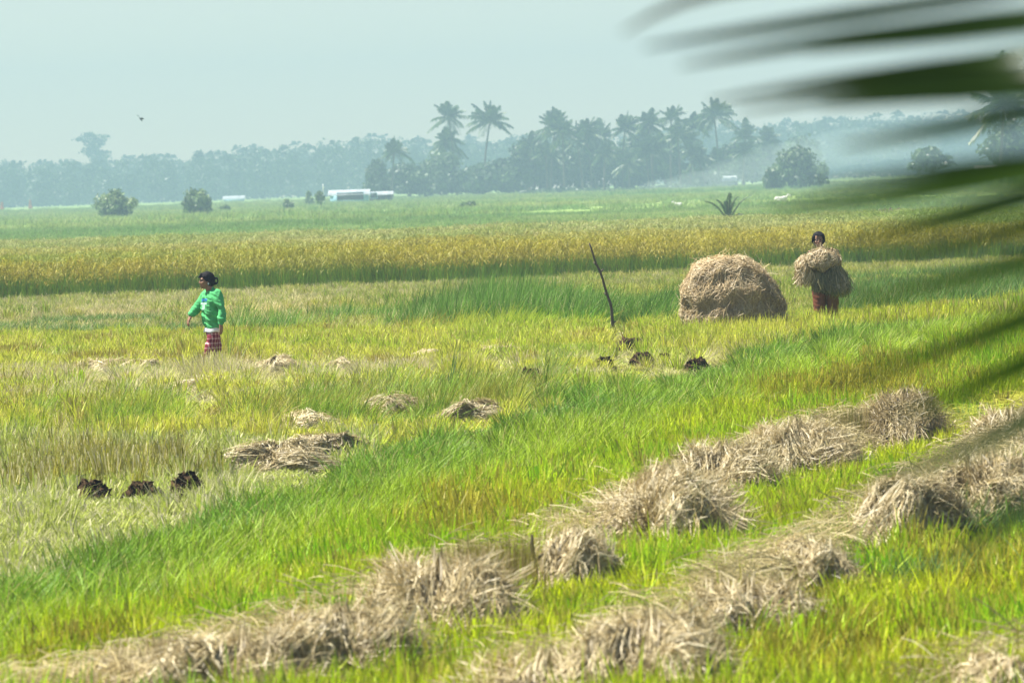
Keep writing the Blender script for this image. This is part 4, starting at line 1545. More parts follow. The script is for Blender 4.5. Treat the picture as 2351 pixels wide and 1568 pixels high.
r_p = np.random.RandomState(88)
for q in range(16):
    palm(1215 + q * 33 + r_p.uniform(-12, 12), r_p.uniform(300, 375), 440, D_G + r_p.uniform(-30, 40), r_p.uniform(32, 44), 600 + q,
         'one of the unresolved palms packed together in the hazy middle of the grove', 'packed palms of the hazy grove', lean=r_p.uniform(-0.6, 0.6), nf=20)
GT = 'broad trees of the far grove'
for i, (cx, by, ty, wp, dz, lab, cols) in enumerate([
    (870, 458, 362, 62, -45, 'knobbly dark tree at the left end of the grove, beside the shack', TREE_COLS),
    (940, 458, 372, 110, -30, 'wide low tree right of the palm that stands alone', TREE_COLS),
    (1020, 455, 340, 150, -10, 'big pale green tree under the two tallest palms', LITE_COLS),
    (1098, 453, 372, 110, -15, 'bushy dark tree below the star shaped palm', TREE_COLS),
    (1170, 450, 355, 130, -12, 'pale leafy tree between the star palm and the pale building', LITE_COLS),
    (1225, 446, 308, 120, 12, 'tall rounded tree behind the small palm in the bushes', TREE_COLS),
    (1290, 445, 315, 120, 14, 'dark tree filling the grove under the palm with drooping leaves', TREE_COLS),
    (1360, 443, 322, 120, 18, 'dense tree behind the long pale building', TREE_COLS),
    (1450, 441, 312, 130, 20, 'dense blue green tree under the palms in the middle right of the grove', TREE_COLS),
    (1530, 440, 302, 130, 16, 'dark dense tree under the palm with the pointed crown', TREE_COLS),
    (1600, 438, 385, 90, -20, 'small yellowish tree left of the small white roof', LITE_COLS),
    (1690, 436, 325, 130, 30, 'smoky tree behind the small white roof', TREE_COLS),
    (1770, 432, 318, 120, 60, 'pale smoky tree at the right end of the grove', TREE_COLS),
    (1840, 428, 305, 120, 90, 'rounded pale tree fading in smoke, above the big dark bush', LITE_COLS)]):
    tree('broad_tree', cx, by, ty, wp * 1.25, D_G + dz, 300 + i, lab, 'tree', GT, cols, nl=4200, leaf=0.42, trunk_frac=0.02, lobes_n=30)

GB = 'bushes of the pasture'
tree('bush', 265, 500, 428, 128, 645, 401, 'largest rounded bush alone on the pasture at the left', 'bush', GB, BUSH_COLS, nl=3600, leaf=0.20, shape='bush', lobes_n=30)
tree('bush', 457, 500, 428, 92, 640, 402, 'upright square bush, second from the left on the pasture', 'bush', GB, BUSH_COLS, nl=2800, leaf=0.20, shape='bush', lobes_n=24)
tree('bush', 662, 490, 456, 48, 690, 403, 'small round bush left of the forked bush near the shack', 'bush', GB, BUSH_COLS, nl=900, leaf=0.18, shape='bush', lobes_n=10)
tree('bush', 737, 492, 438, 40, 680, 404, 'thin forked bush on a narrow stem, in front of the shack', 'bush', GB, BUSH_COLS, nl=700, leaf=0.18, trunk_frac=0.35, lobes_n=9)
tree('bush', 708, 474, 432, 34, 860, 405, 'faint grey bush behind the thin forked bush', 'bush', GB, BUSH_COLS, nl=700, leaf=0.22, shape='bush', lobes_n=9)
tree('bush', 520, 488, 468, 40, 720, 406, 'low faint shrub right of the upright square bush', 'bush', GB, BUSH_COLS, nl=500, leaf=0.18, shape='bush', lobes_n=8)
tree('bush', 1078, 482, 462, 66, 560, 407, 'low flat bush in the open pasture, below the star shaped palm', 'bush', GB, BUSH_COLS, nl=700, leaf=0.14, shape='bush', lobes_n=10)
tree('bush', 1835, 428, 330, 165, 860, 408, 'big dark rounded bush at the right end of the grove', 'bush', GB, LITE_COLS, nl=4200, leaf=0.34, shape='bush', lobes_n=34)
tree('bush', 1772, 430, 382, 90, 845, 409, 'smaller dark bush leaning on the left of the big rounded bush', 'bush', GB, LITE_COLS, nl=1700, leaf=0.28, shape='bush', lobes_n=16)
tree('bush', 1663, 458, 446, 12, 640, 410, 'tiny dark shrub in the pasture beside the white goat', 'bush', GB, BUSH_COLS, nl=120, leaf=0.12, shape='bush', lobes_n=4)
tree('spreading_tree', 2140, 402, 335, 130, 760, 411, 'wide fan shaped tree seen between the blurred palm leaflets', 'tree', None, LITE_COLS, nl=1800, leaf=0.3, trunk_frac=0.35, lobes_n=18)
tree('broad_tree', 2330, 410, 265, 190, 700, 412, 'dark dense tree at the right edge behind the blurred palm leaflets', 'tree', None, TREE_COLS, nl=4200, leaf=0.34, trunk_frac=0.15, lobes_n=30)
tree('tall_tree', 2320, 410, 108, 130, 720, 413, 'very tall tree whose leafy top shows over the thickest blurred leaflet at the right', 'tree', None, TREE_COLS, nl=3200, leaf=0.34, trunk_frac=0.6, lobes_n=22)
palm(2305, 246, 410, 690, 78, 28, 'palm with drooping bluish leaves at the right edge, between dark blurred leaflets', None, lean=0.3)
tree('emergent_tree', 216, 470, 302, 150, 2030, 414, 'faint tall tree with layered crown standing out above the hazy forest at the left', 'tree', None, TREE_COLS, nl=1500, leaf=0.6, trunk_frac=0.42, lobes_n=18, shape='tiers')
tree('broad_tree', 463, 470, 333, 40, 1760, 415, 'small tree top poking out of the hazy forest above the upright square bush', 'tree', None, TREE_COLS, nl=700, leaf=0.6, trunk_frac=0.3, lobes_n=12)

tree('hedge', 1290, 448, 431, 250, D_G - 35, 430, 'long low dark hedge in front of the long pale building', 'hedge', None, TREE_COLS, nl=3000, leaf=0.35, shape='bush', lobes_n=60, limbs=14)
tree('hedge', 1560, 443, 424, 330, D_G - 38, 431, 'low dark hedge under the dense palms and before the dark hut', 'hedge', None, TREE_COLS, nl=3600, leaf=0.35, shape='bush', lobes_n=70, limbs=14)

# sapling palm with dark upright leaves in the pasture
p = at(1672, 505, 0.1)
d = p[1]
o = empty('palm_sapling', (p[0], d, float(gz(p[0], d))))
tag(o, 'trunkless young palm with dark leaves spread like a hand, alone on the pasture', 'palm')
b = Buf()
r = np.random.RandomState(9)
for (dx, dy) in ((-50, -44), (-22, -46), (6, -60), (22, -52), (54, -54), (-4, -42), (14, -40), (44, -4)):
    e = np.array((dx * mpp(d) * 1.05, r.uniform(-0.4, 0.4), -dy * mpp(d) + 0.15))
    t = np.linspace(0, 1, 8)[:, None]
    P = e * t + np.array((0, 0, 0.30)) * np.sin(np.pi * t)
    frond_geo(b, P, 0.24, r, 22, col=(0.07, 0.13, 0.05), droop=0.5, lw=0.055, yellow=0.0)
link('fronds', b.mesh('fronds'), MAT_LEAF, o)
b = Buf()
add_tube(b, np.array([(0, 0, -0.1), (0, 0, 0.1), (0.02, 0, 0.32)]), np.array((0.12, 0.11, 0.05)), np.array((0.10, 0.08, 0.05)), 7)
link('stem', b.mesh('stem'), MAT_WOOD, o)

FAR_COLS = [np.array((0.040, 0.080, 0.028)), np.array((0.050, 0.092, 0.03))]
# the far forest: reads as one hazy mass
b = Buf()
r = np.random.RandomState(31)
ln_top = [(-300, 380), (0, 372), (150, 372), (300, 362), (420, 362), (520, 345), (640, 338), (760, 326), (860, 316), (950, 324), (1100, 322), (1300, 310), (1500, 300), (1700, 285), (1900, 272), (2100, 262), (2351, 262), (2700, 255)]
for q in range(760):
    cx = r.uniform(-280, 2650)
    dist = r.uniform(1700, 2090)
    ty = np.interp(cx, [a_[0] for a_ in ln_top], [a_[1] for a_ in ln_top]) + r.uniform(-8, 18) + (2090 - dist) / 400 * 10
    top = pt(cx, ty, dist)
    Hh = top[2]
    wm = r.uniform(5, 11)
    lob = []
    for k_ in range(6):
        a = r.uniform(0, 6.28)
        lob.append((top[0] + np.cos(a) * wm * 0.28, dist + np.sin(a) * wm * 0.28, Hh * r.uniform(0.35, 0.92), wm * r.uniform(0.22, 0.38), wm * 0.3, Hh * r.uniform(0.08, 0.16)))
    lob.append((top[0], dist, Hh * 0.93, wm * 0.16, wm * 0.16, Hh * 0.07))
    lob.append((top[0], dist, Hh * 0.2, wm * 0.5, wm * 0.4, Hh * 0.22))
    lob.append((top[0], dist, Hh * 0.5, wm * 0.5, wm * 0.4, Hh * 0.25))
    leaf_cloud(b, r, lob, 420, 0.55, FAR_COLS)
    if r.uniform() < 0.3:
        for f_ in range(9):
            a = r.uniform(0, 6.28)
            t = np.linspace(0, 1, 5)
            e = r.uniform(0.2, 1.2)
            P = np.stack([top[0] + np.cos(a) * np.cos(e) * 3.0 * t, dist + np.sin(a) * np.cos(e) * 3.0 * t, Hh + 3.0 * (np.sin(e) * t - 0.5 * t ** 2)], 1)
            b.add(*ribbons(P[None], np.array([[0.3, 0.2, 0.9]]), np.array([[0.3, 0.9, 0.9, 0.7, 0.1]]), np.array([[0.04, 0.08, 0.03]])))
tag(link('forest', b.mesh('forest'), MAT_LEAF), kind='stuff')

# ------------------------------------------------------------------ buildings and small things of the pasture
M_BLUE = plain_mat('blue_paint', (0.30, 0.52, 0.66), 0.7, 0.12, 2.0)
M_WHITE = plain_mat('white_sheet_roof', (0.46, 0.49, 0.50), 0.7, 0.25, 1.0)
M_PALE = plain_mat('pale_plaster', (0.46, 0.46, 0.46), 0.8, 0.12, 1.0)
M_DARK = plain_mat('dark_opening', (0.03, 0.035, 0.04), 0.6, 0.2, 2.0)
M_POST = plain_mat('weathered_post', (0.16, 0.13, 0.10), 0.9, 0.3, 3.0)
M_RED = plain_mat('faded_red_cloth', (0.62, 0.20, 0.13), 0.8, 0.15, 3.0)


def building(name, x0, x1, base_y, eave_y, top_y, dist, depth, wall_m, roof_m, label, cat='building', windows=(), doors=(), overhang=0.3, open_front=False):
    a, c = pt(x0, base_y, dist), pt(x1, base_y, dist)
    cx = (a[0] + c[0]) / 2
    z0 = float(gz(cx, dist))
    w = c[0] - a[0]
    xm = (x0 + x1) / 2
    he = pt(xm, eave_y, dist)[2] - z0
    ht = pt(xm, top_y, dist)[2] - z0
    o = empty(name, (cx, dist, z0))
    tag(o, label, cat)
    b = Buf()
    if open_front:
        for xx in np.linspace(-w / 2 + 0.1, w / 2 - 0.1, 5):
            b = Buf()
            add_tube(b, np.array([(xx, 0.1, -0.3), (xx, 0.1, he / 2), (xx, 0.1, he)]), np.array((0.07, 0.065, 0.06)), np.array((0.2, 0.17, 0.13)), 6)
            link('post', b.mesh('post'), MAT_WOOD, o)
        V, F = box_vf(-w / 2, w / 2, depth - 0.08, depth, -0.3, he - 0.02)
        b = Buf()
        b.add(V, F, np.ones(3))
        link('wall', b.mesh('wall'), wall_m, o)
    else:
        V, F = box_vf(-w / 2, w / 2, 0, depth, -0.3, he)
        b = Buf()
        b.add(V, F, np.ones(3))
        # gables
        b.add(np.array([(-w / 2, 0.002, he), (-w / 2, depth - 0.002, he), (-w / 2, depth / 2, ht - 0.05), (w / 2, 0.002, he), (w / 2, depth - 0.002, he), (w / 2, depth / 2, ht - 0.05)]),
              np.array([(0, 2, 1), (3, 4, 5)]), np.ones(3))
        link('wall', b.mesh('wall'), wall_m, o)
    # ribbed roof, two slopes with thickness
    b = Buf()
    nr = int(max(8, w / 0.35)) * 2
    xs_ = np.linspace(-w / 2 - overhang, w / 2 + overhang, nr + 1)
    rib = 0.03 * (np.arange(nr + 1) % 2)
    for (ya, za, yb_, zb) in ((-overhang, he - 0.04, depth / 2, ht), (depth / 2, ht, depth + overhang, he - 0.04)):
        V = np.concatenate([np.column_stack([xs_, np.full(nr + 1, ya), za + rib]), np.column_stack([xs_, np.full(nr + 1, yb_), zb + rib]),
                            np.column_stack([xs_, np.full(nr + 1, ya), za + rib - 0.05]), np.column_stack([xs_, np.full(nr + 1, yb_), zb + rib - 0.05])])
        k_ = np.arange(nr)
        m_ = nr + 1
        F = np.concatenate([np.stack([k_, k_ + 1, k_ + 1 + m_, k_ + m_], 1), np.stack([k_ + 2 * m_, k_ + 3 * m_, k_ + 1 + 3 * m_, k_ + 1 + 2 * m_], 1),
                            np.stack([k_, k_ + 2 * m_, k_ + 1 + 2 * m_, k_ + 1], 1)])
        b.add(V, F, np.ones(3))
    link('roof', b.mesh('roof'), roof_m, o)
    for (wx, wz, ww, wh) in windows:
        V, F = box_vf(wx - ww / 2, wx + ww / 2, -0.03, 0.02, wz - wh / 2, wz + wh / 2)
        b = Buf()
        b.add(V, F, np.ones(3))
        wo = link('window', b.mesh('window'), M_DARK, o)
        b = Buf()
        for (fa, fb, fc, fd) in ((-ww / 2 - 0.08, -ww / 2, -wh / 2 - 0.08, wh / 2 + 0.08), (ww / 2, ww / 2 + 0.08, -wh / 2 - 0.08, wh / 2 + 0.08), (-ww / 2, ww / 2, wh / 2, wh / 2 + 0.08), (-ww / 2, ww / 2, -wh / 2 - 0.08, -wh / 2)):
            V, F = box_vf(wx + fa, wx + fb, -0.06, 0.01, wz + fc, wz + fd)
            b.add(V, F, np.ones(3))
        link('frame', b.mesh('frame'), wall_m, wo)
    return o


building('shack', 758, 846, 466, 446, 435, 900, 4.0, M_BLUE, M_WHITE, 'blue walled shack with white ribbed roof and wide dark opening, left of the grove',
         windows=((0.2, 1.15, 4.2, 1.15), (3.9, 1.15, 1.0, 0.8)))
building('open_shed', 848, 900, 461, 446, 439, 905, 3.0, M_DARK, M_WHITE, 'low open shed with a thin white roof on posts, right of the blue shack', open_front=True)
building('long_building', 1188, 1400, 444, 424, 412, D_G + 40, 8.0, M_PALE, plain_mat('grey_roof', (0.42, 0.43, 0.45), 0.7, 0.08, 1.0), 'long pale building behind the trunks in the middle of the grove',
         windows=[(x_, 1.3, 1.6, 1.1) for x_ in np.linspace(-16, 16, 9)])
building('hut', 1616, 1690, 440, 416, 404, D_G + 20, 5.0, M_DARK, M_WHITE, 'dark hut with a narrow white roof under the tall fan shaped palm')
building('hut', 514, 560, 470, 456, 449, 1500, 5.0, M_BLUE, M_WHITE, 'far hut with white roof in front of the hazy forest, right of the square bush')
building('hut', 2245, 2345, 412, 398, 380, 950, 5.0, M_PALE, M_PALE, 'pale blurred hut between dark leaflets at the right edge')

for cx, by, ty, lab in ((70, 482, 456, 'thin post with faded red cloth, second from the left edge of the pasture'),
                        (5, 487, 462, 'thin post with faded red cloth at the very left edge of the pasture')):
    p = at(cx, by, 0.1)
    d = p[1]
    hh = (by - ty) * mpp(d)
    o = empty('marker_post', (p[0], d, float(gz(p[0], d))))
    tag(o, lab, 'marker', 'posts with red cloth')
    b = Buf()
    add_tube(b, np.array([(0, 0, -0.3), (0.02, 0, hh * 0.6), (0, 0, hh * 1.25)]), np.array((0.05, 0.045, 0.03)), np.array((0.2, 0.16, 0.12)), 6)
    link('post', b.mesh('post'), MAT_WOOD, o)
    t = np.linspace(0, 1, 9)
    zz = np.linspace(hh * 0.95, hh * 0.15, 9)
    hw_ = 0.45 * (0.35 + 0.65 * t) * (1 + 0.15 * np.sin(t * 9))
    V = np.concatenate([np.column_stack([-hw_, 0.06 + 0.08 * np.sin(t * 7), zz]), np.column_stack([0 * t, -0.06 + 0.1 * np.sin(t * 5), zz]), np.column_stack([hw_, 0.06 + 0.08 * np.sin(t * 6), zz])])
    k_ = np.arange(8)
    F = np.concatenate([np.stack([k_, k_ + 1, k_ + 10, k_ + 9], 1), np.stack([k_ + 9, k_ + 10, k_ + 19, k_ + 18], 1)])
    b = Buf()
    b.add(V, F, np.ones(3))
    link('cloth', b.mesh('cloth'), M_RED, o)

for cx, by, ty, lab in ((2163, 502, 478, 'dark fence post with a knobbed top beside the rice field, under a blurred leaflet'),
                        (2208, 500, 470, 'thin dark post with a crooked tip, right of the knobbed post'),
                        (2140, 500, 474, 'faintest thin post left of the knobbed post'),
                        (744, 470, 422, 'thin pale pole standing behind the thin forked bush')):
    d = 222.0 if cx > 2000 else 870.0
    p, q = pt(cx, by + 14, d), pt(cx, ty, d)
    z0 = float(gz(p[0], d)) - 0.2
    r = np.random.RandomState(cx)
    R0 = 0.055 if cx == 2163 else (0.030 if cx > 2000 else 0.10)
    zz = np.linspace(z0, q[2], 7)
    P = np.column_stack([r.normal(0, 0.02, 7), 0 * zz, zz - z0])
    b = Buf()
    add_tube(b, P, R0 * np.array((1.1, 1, 1, 0.95, 0.9, 1.15, 0.7)), np.array((0.06, 0.05, 0.04)) if cx > 2000 else np.array((0.7, 0.7, 0.66)), 7)
    e_ = P[5] + np.array((R0 * 3, 0, R0 * 2.5))
    add_tube(b, np.array([P[5], (P[5] + e_) / 2, e_]), R0 * np.array((0.6, 0.5, 0.3)), np.array((0.06, 0.05, 0.04)) if cx > 2000 else np.array((0.7, 0.7, 0.66)), 6)
    tag(link('field_post', b.mesh('field_post'), MAT_WOOD, loc=(p[0], d, z0)), lab, 'post')

# smoke drifting across the right end of the grove
b = Buf()
for (cx, cy, w_, h_, dd) in ((1620, 415, 150, 34, 1040), (1720, 395, 190, 50, 1050), (1800, 370, 170, 60, 1045), (1880, 350, 190, 55, 1060), (1960, 335, 200, 60, 1055), (2060, 330, 190, 50, 1060), (1530, 425, 120, 20, 1045)):
    c = pt(cx, cy, dd)
    ellip(b, c, (w_ * mpp(dd) * 0.6, 9.0, h_ * mpp(dd) * 0.75))
sm = bpy.data.materials.new('smoke_air')
sm.use_nodes = True
sm.node_tree.nodes.clear()
sv_ = sm.node_tree.nodes.new('ShaderNodeVolumePrincipled')
sv_.inputs['Color'].default_value = (0.80, 0.88, 0.95, 1)
sv_.inputs['Density'].default_value = 0.012
so_ = sm.node_tree.nodes.new('ShaderNodeOutputMaterial')
sm.node_tree.links.new(sv_.outputs[0], so_.inputs['Volume'])
tag(link('smoke', skin(b, 'smoke', 0.9, 8), sm), kind='stuff')

# low dark mud bank along the far side of the rice, at the right
xs_ = np.linspace(pt(1870, 502, 219)[0], pt(2240, 498, 219)[0], 60)
r = np.random.RandomState(4)
V = []
for i_, x_ in enumerate(xs_):
    h_ = 0.62 + 0.42 * vnoise(x_, 0 * x_, 1.3, 3) * np.clip(min(i_, 59 - i_) / 10, 0, 1) + r.normal(0, 0.05)
    for (yy, zz) in ((-0.8, -0.1), (-0.35, 0.7 * h_), (0, h_), (0.4, 0.7 * h_), (0.9, -0.1)):
        V.append((x_, 219 + yy, zz + float(gz(x_, 219))))
ii, jj = np.meshgrid(np.arange(59), np.arange(4), indexing='ij')
b_ = (ii * 5 + jj).ravel()
b = Buf()
b.add(np.array(V), np.stack([b_, b_ + 5, b_ + 6, b_ + 1], 1), np.array((0.09, 0.08, 0.07)))
tag(link('mud_bank', b.mesh('mud_bank'), MAT_EARTH), kind='structure')
# ------------------------------------------------------------------ the people
M_SKIN = plain_mat('skin', (0.27, 0.145, 0.085), 0.55, 0.12, 14.0, 0.35)
M_HAIR = plain_mat('black_hair', (0.010, 0.009, 0.010), 0.75, 0.3, 60.0, 0.12)
M_SWEAT = plain_mat('green_jersey', (0.085, 0.40, 0.140), 0.95, 0.28, 12.0, 0.15, 0.25)
M_HEM = plain_mat('white_cotton', (0.78, 0.80, 0.80), 0.85, 0.05, 30.0, 0.15)
M_EYE = plain_mat('eye_dark', (0.02, 0.015, 0.012), 0.2, 0.1, 10.0)
M_PRINTB = plain_mat('blue_print', (0.03, 0.16, 0.55), 0.7, 0.08, 40.0)
M_PRINTW = plain_mat('white_print', (0.38, 0.58, 0.45), 0.8, 0.08, 40.0)
M_SHIRT = plain_mat('olive_shirt', (0.055, 0.060, 0.018), 0.9, 0.35, 18.0, 0.1, 0.3)
M_TROUS = plain_mat('rust_trousers', (0.17, 0.062, 0.032), 0.9, 0.25, 14.0, 0.1, 0.3)
# maroon and white checked cloth
M_PLAID, n, l = new_mat('checked_cloth')
tc = n.new('ShaderNodeTexCoord')
sp = n.new('ShaderNodeSeparateXYZ')
l.new(tc.outputs['Object'], sp.inputs[0])


def mth(op, a, b_=None):
    q = n.new('ShaderNodeMath')
    q.operation = op
    for k, v in enumerate((a, b_)):
        if v is None:
            continue
        if isinstance(v, (int, float)):
            q.inputs[k].default_value = v
        else:
            l.new(v, q.inputs[k])
    return q.outputs[0]


gx = mth('ADD', sp.outputs[0], mth('MULTIPLY', sp.outputs[1], 0.8))
lx = mth('LESS_THAN', mth('FRACT', mth('MULTIPLY', gx, 1 / 0.052)), 0.27)
lz = mth('LESS_THAN', mth('FRACT', mth('MULTIPLY', sp.outputs[2], 1 / 0.060)), 0.25)
fac = mth('MULTIPLY', mth('ADD', lx, lz), 0.5)
rp = n.new('ShaderNodeValToRGB')
rp.color_ramp.elements[0].color = (0.17, 0.008, 0.022, 1)
rp.color_ramp.elements[1].color = (0.80, 0.62, 0.60, 1)
e_ = rp.color_ramp.elements.new(0.5)
e_.color = (0.42, 0.17, 0.18, 1)
l.new(fac, rp.inputs[0])
bs = n.new('ShaderNodeBsdfPrincipled')
bs.inputs['Roughness'].default_value = 0.9
l.new(rp.outputs[0], bs.inputs['Base Color'])
oo = n.new('ShaderNodeOutputMaterial')
l.new(bs.outputs[0], oo.inputs[0])


def V3(*a):
    return np.array(a, float)


# ---- the woman walking to the left
DW = 73.9
pw = pt(488, 800, DW)
wx, wz = pw[0], float(gz(pw[0], DW))
head_top = pt(483, 622, DW)[2]
SW = (head_top - wz) / 1.53
woman = empty('person', (wx, DW, wz))
tag(woman, 'woman in bright green long sleeved jersey and maroon checked trousers, walking left', 'person')
woman.scale = (SW, SW, SW)
fW = norm(V3(-0.86, -0.50, 0))
lW = np.cross((0, 0, 1.0), fW)
hc = V3(-0.045, -0.01, 1.418)
nS, fS = V3(0.085, -0.125, 1.225), V3(-0.075, 0.115, 1.225)
nE, nWr = V3(0.155, -0.19, 1.035), V3(0.130, -0.215, 0.855)
fE, fWr = V3(-0.185, 0.09, 1.055), V3(-0.262, 0.0, 0.972)
nH, fH = V3(0.035, -0.050, 0.78), V3(0.020, 0.05, 0.78)
nK, nA = V3(-0.055, -0.068, 0.45), V3(-0.085, -0.070, 0.10)
fK, fA = V3(0.050, 0.075, 0.45), V3(0.155, 0.07, 0.13)
b = Buf()
fh = norm(V3(-0.96, -0.28, 0))
Ph, Eh = head_shapes(b, hc, fh, 0.95)
capsule(b, hc + V3(0.015, 0.005, -0.06), V3(0.005, 0, 1.24), 0.047, 0.056)
capsule(b, nS + V3(-0.012, 0.018, -0.02), fS + V3(0.012, -0.018, -0.02), 0.046, 0.046)
for sg in (-1, 1):
    capsule(b, V3(0, 0, 1.17) + lW * 0.05 * sg, V3(0.02, 0, 0.84) + lW * 0.04 * sg, 0.078, 0.070)
for S_, E_, W_ in ((nS, nE, nWr), (fS, fE, fWr)):
    capsule(b, S_ + V3(0, 0, -0.02), E_, 0.042, 0.036)
    capsule(b, E_, W_, 0.038, 0.026)
hand(b, nWr, (0.02, -0.02, -1), (-0.9, 0.5, 0), 0.95, 0.35, 1)
hand(b, fWr, (-0.42, -0.15, -0.85), (0.6, 0.3, -0.5), 0.95, 0.42, -1)
leg(b, nH, nK, nA, (-1, -0.15, 0), (0.066, 0.046, 0.034))
leg(b, fH, fK, fA, (-1, 0.0, -0.25), (0.066, 0.046, 0.034))
link('body', skin(b, 'body', 0.0042, 4), M_SKIN, woman)
b = Buf()
ellip(b, hc + V3(0.014, 0.004, 0.034), (0.092, 0.079, 0.083))
ellip(b, hc + V3(0.045, 0.012, -0.010), (0.066, 0.076, 0.080))
for sg in (-1, 1):
    q = np.cross((0, 0, 1.0), fh) * sg
    capsule(b, hc + q * 0.062 + fh * 0.052 + V3(0, 0, 0.045), hc + q * 0.070 - fh * 0.030 + V3(0, 0, -0.012), 0.020, 0.022)
capsule(b, hc + fh * 0.060 + V3(0, 0, 0.075), hc + fh * 0.098 + V3(0.0, 0, 0.040), 0.022, 0.012)
bc = hc + V3(0.120, 0.010, -0.012)
an = np.linspace(0, 2 * np.pi, 13)
ring = [bc + V3(0.026 * np.cos(a_), 0.004 * np.sin(a_), 0.036 * np.sin(a_)) for a_ in an]
chain(b, ring, [0.013 + 0.004 * np.sin(a_ + 4.5) for a_ in an])
capsule(b, hc + V3(0.075, 0.01, -0.040), bc + V3(0.0, 0, -0.036), 0.028, 0.014)
link('hair', skin(b, 'hair', 0.004, 3, 0.010, 5), M_HAIR, woman)
b = Buf()
capsule(b, nS + V3(-0.008, 0.012, 0), fS + V3(0.008, -0.012, 0), 0.074, 0.074)
for sg in (-1, 1):
    capsule(b, V3(0.0, 0, 1.15) + lW * 0.060 * sg, V3(-0.005, 0, 0.95) + lW * 0.050 * sg, 0.108, 0.098)
    capsule(b, V3(-0.005, 0, 0.96) + lW * 0.050 * sg, V3(0.016, 0, 0.835) + lW * 0.045 * sg, 0.098, 0.094)
capsule(b, V3(0.0, 0, 1.27), V3(0.0, 0, 1.23), 0.062, 0.075)
for S_, E_, W_ in ((nS, nE, nWr), (fS, fE, fWr)):
    capsule(b, S_, E_, 0.072, 0.056)
    capsule(b, E_, E_ + (W_ - E_) * 0.80, 0.054, 0.047)
    capsule(b, E_ + (W_ - E_) * 0.78, E_ + (W_ - E_) * 0.90, 0.042, 0.036)
sw = skin(b, 'jersey', 0.006, 3, 0.034, 3)
jersey = link('jersey', sw, M_SWEAT, woman)
# white hem below the jersey
b = Buf()
an = np.linspace(0, 2 * np.pi, 33)
rings = []
for (z_, k_) in ((0.80, 1.02), (0.765, 1.06), (0.748, 1.07), (0.748, 1.01), (0.80, 0.97)):
    rings.append(np.array([V3(0.014, 0, z_) + lW * 0.142 * k_ * np.cos(a_) + fW * 0.106 * k_ * np.sin(a_) + V3(0, 0, 0.006 * np.sin(5 * a_)) for a_ in an]))
R_ = np.array(rings)
i, j = np.meshgrid(np.arange(4), np.arange(32), indexing='ij')
b_ = (i * 33 + j).ravel()
b.add(R_.reshape(-1, 3), np.stack([b_, b_ + 1, b_ + 34, b_ + 33], 1), np.ones(3))
link('shirt_hem', b.mesh('shirt_hem', True), M_HEM, woman)
b = Buf()
for sg in (-1, 1):
    capsule(b, V3(0.02, 0, 0.80) + lW * 0.045 * sg, V3(0.02, 0, 0.74) + lW * 0.045 * sg, 0.070, 0.074)
capsule(b, nH + V3(0, 0, -0.03), nK, 0.080, 0.066)
capsule(b, nK, nA + V3(0, 0, 0.10), 0.066, 0.060)
capsule(b, fH + V3(0, 0, -0.03), fK, 0.080, 0.066)
capsule(b, fK, fA + V3(0, 0, 0.10), 0.066, 0.060)
link('trousers', skin(b, 'trousers', 0.006, 4, 0.014, 9), M_PLAID, woman)
for sg in (-1, 1):
    b = Buf()
    c = Ph(0.078, sg * 0.033, 0.0)
    ellip(b, c, (0.010, 0.010, 0.007))
    link('eye', b.mesh('eye', True), M_EYE, woman)
b = Buf()
ellip(b, Ph(-0.004, np.sign((np.cross((0, 0, 1.0), fh))[1]) * -0.083, -0.046), (0.009, 0.009, 0.014))
link('earring', b.mesh('earring', True), M_HEM, woman)
# print on the chest: blue lettering too small to read over a pale band
bvh = BVHTree.FromPolygons([v.co.copy() for v in sw.vertices], [tuple(p_.vertices) for p_ in sw.polygons])


def chest_patch(buf, u0, u1, z0, z1, off, nu=6, nz=3):
    V = np.zeros((nu, nz, 3))
    for i_, u_ in enumerate(np.linspace(u0, u1, nu)):
        for j_, z_ in enumerate(np.linspace(z0, z1, nz)):
            org = V3(0, 0, z_) + lW * u_ + fW * 0.5
            hit = bvh.ray_cast(Vector(org), Vector(-fW))
            V[i_, j_] = np.array(hit[0]) + fW * off if hit[0] else org - fW * 0.38
    i, j = np.meshgrid(np.arange(nu - 1), np.arange(nz - 1), indexing='ij')
    b_ = (i * nz + j).ravel()
    buf.add(V.reshape(-1, 3), np.stack([b_, b_ + nz, b_ + nz + 1, b_ + 1], 1), np.ones(3))


b = Buf()
for k_ in range(6):
    u0 = -0.060 + k_ * 0.0235
    chest_patch(b, u0, u0 + 0.006, 1.140, 1.183, 0.005, 2, 3)
    chest_patch(b, u0 + 0.006, u0 + 0.0175, 1.174 - 0.002 * (k_ % 2), 1.183, 0.005, 3, 2)
    chest_patch(b, u0 + 0.006, u0 + 0.0175, 1.157, 1.166, 0.005, 3, 2)
    if k_ % 3 != 1:
        chest_patch(b, u0 + 0.0175, u0 + 0.0225, 1.140, 1.183, 0.005, 2, 3)
link('chest_lettering', b.mesh('chest_lettering'), M_PRINTB, woman)
b = Buf()
chest_patch(b, -0.070, 0.085, 1.108, 1.132, 0.004, 10, 3)
chest_patch(b, -0.040, 0.030, 1.040, 1.107, 0.004, 6, 4)
link('chest_print', b.mesh('chest_print'), M_PRINTW, woman)

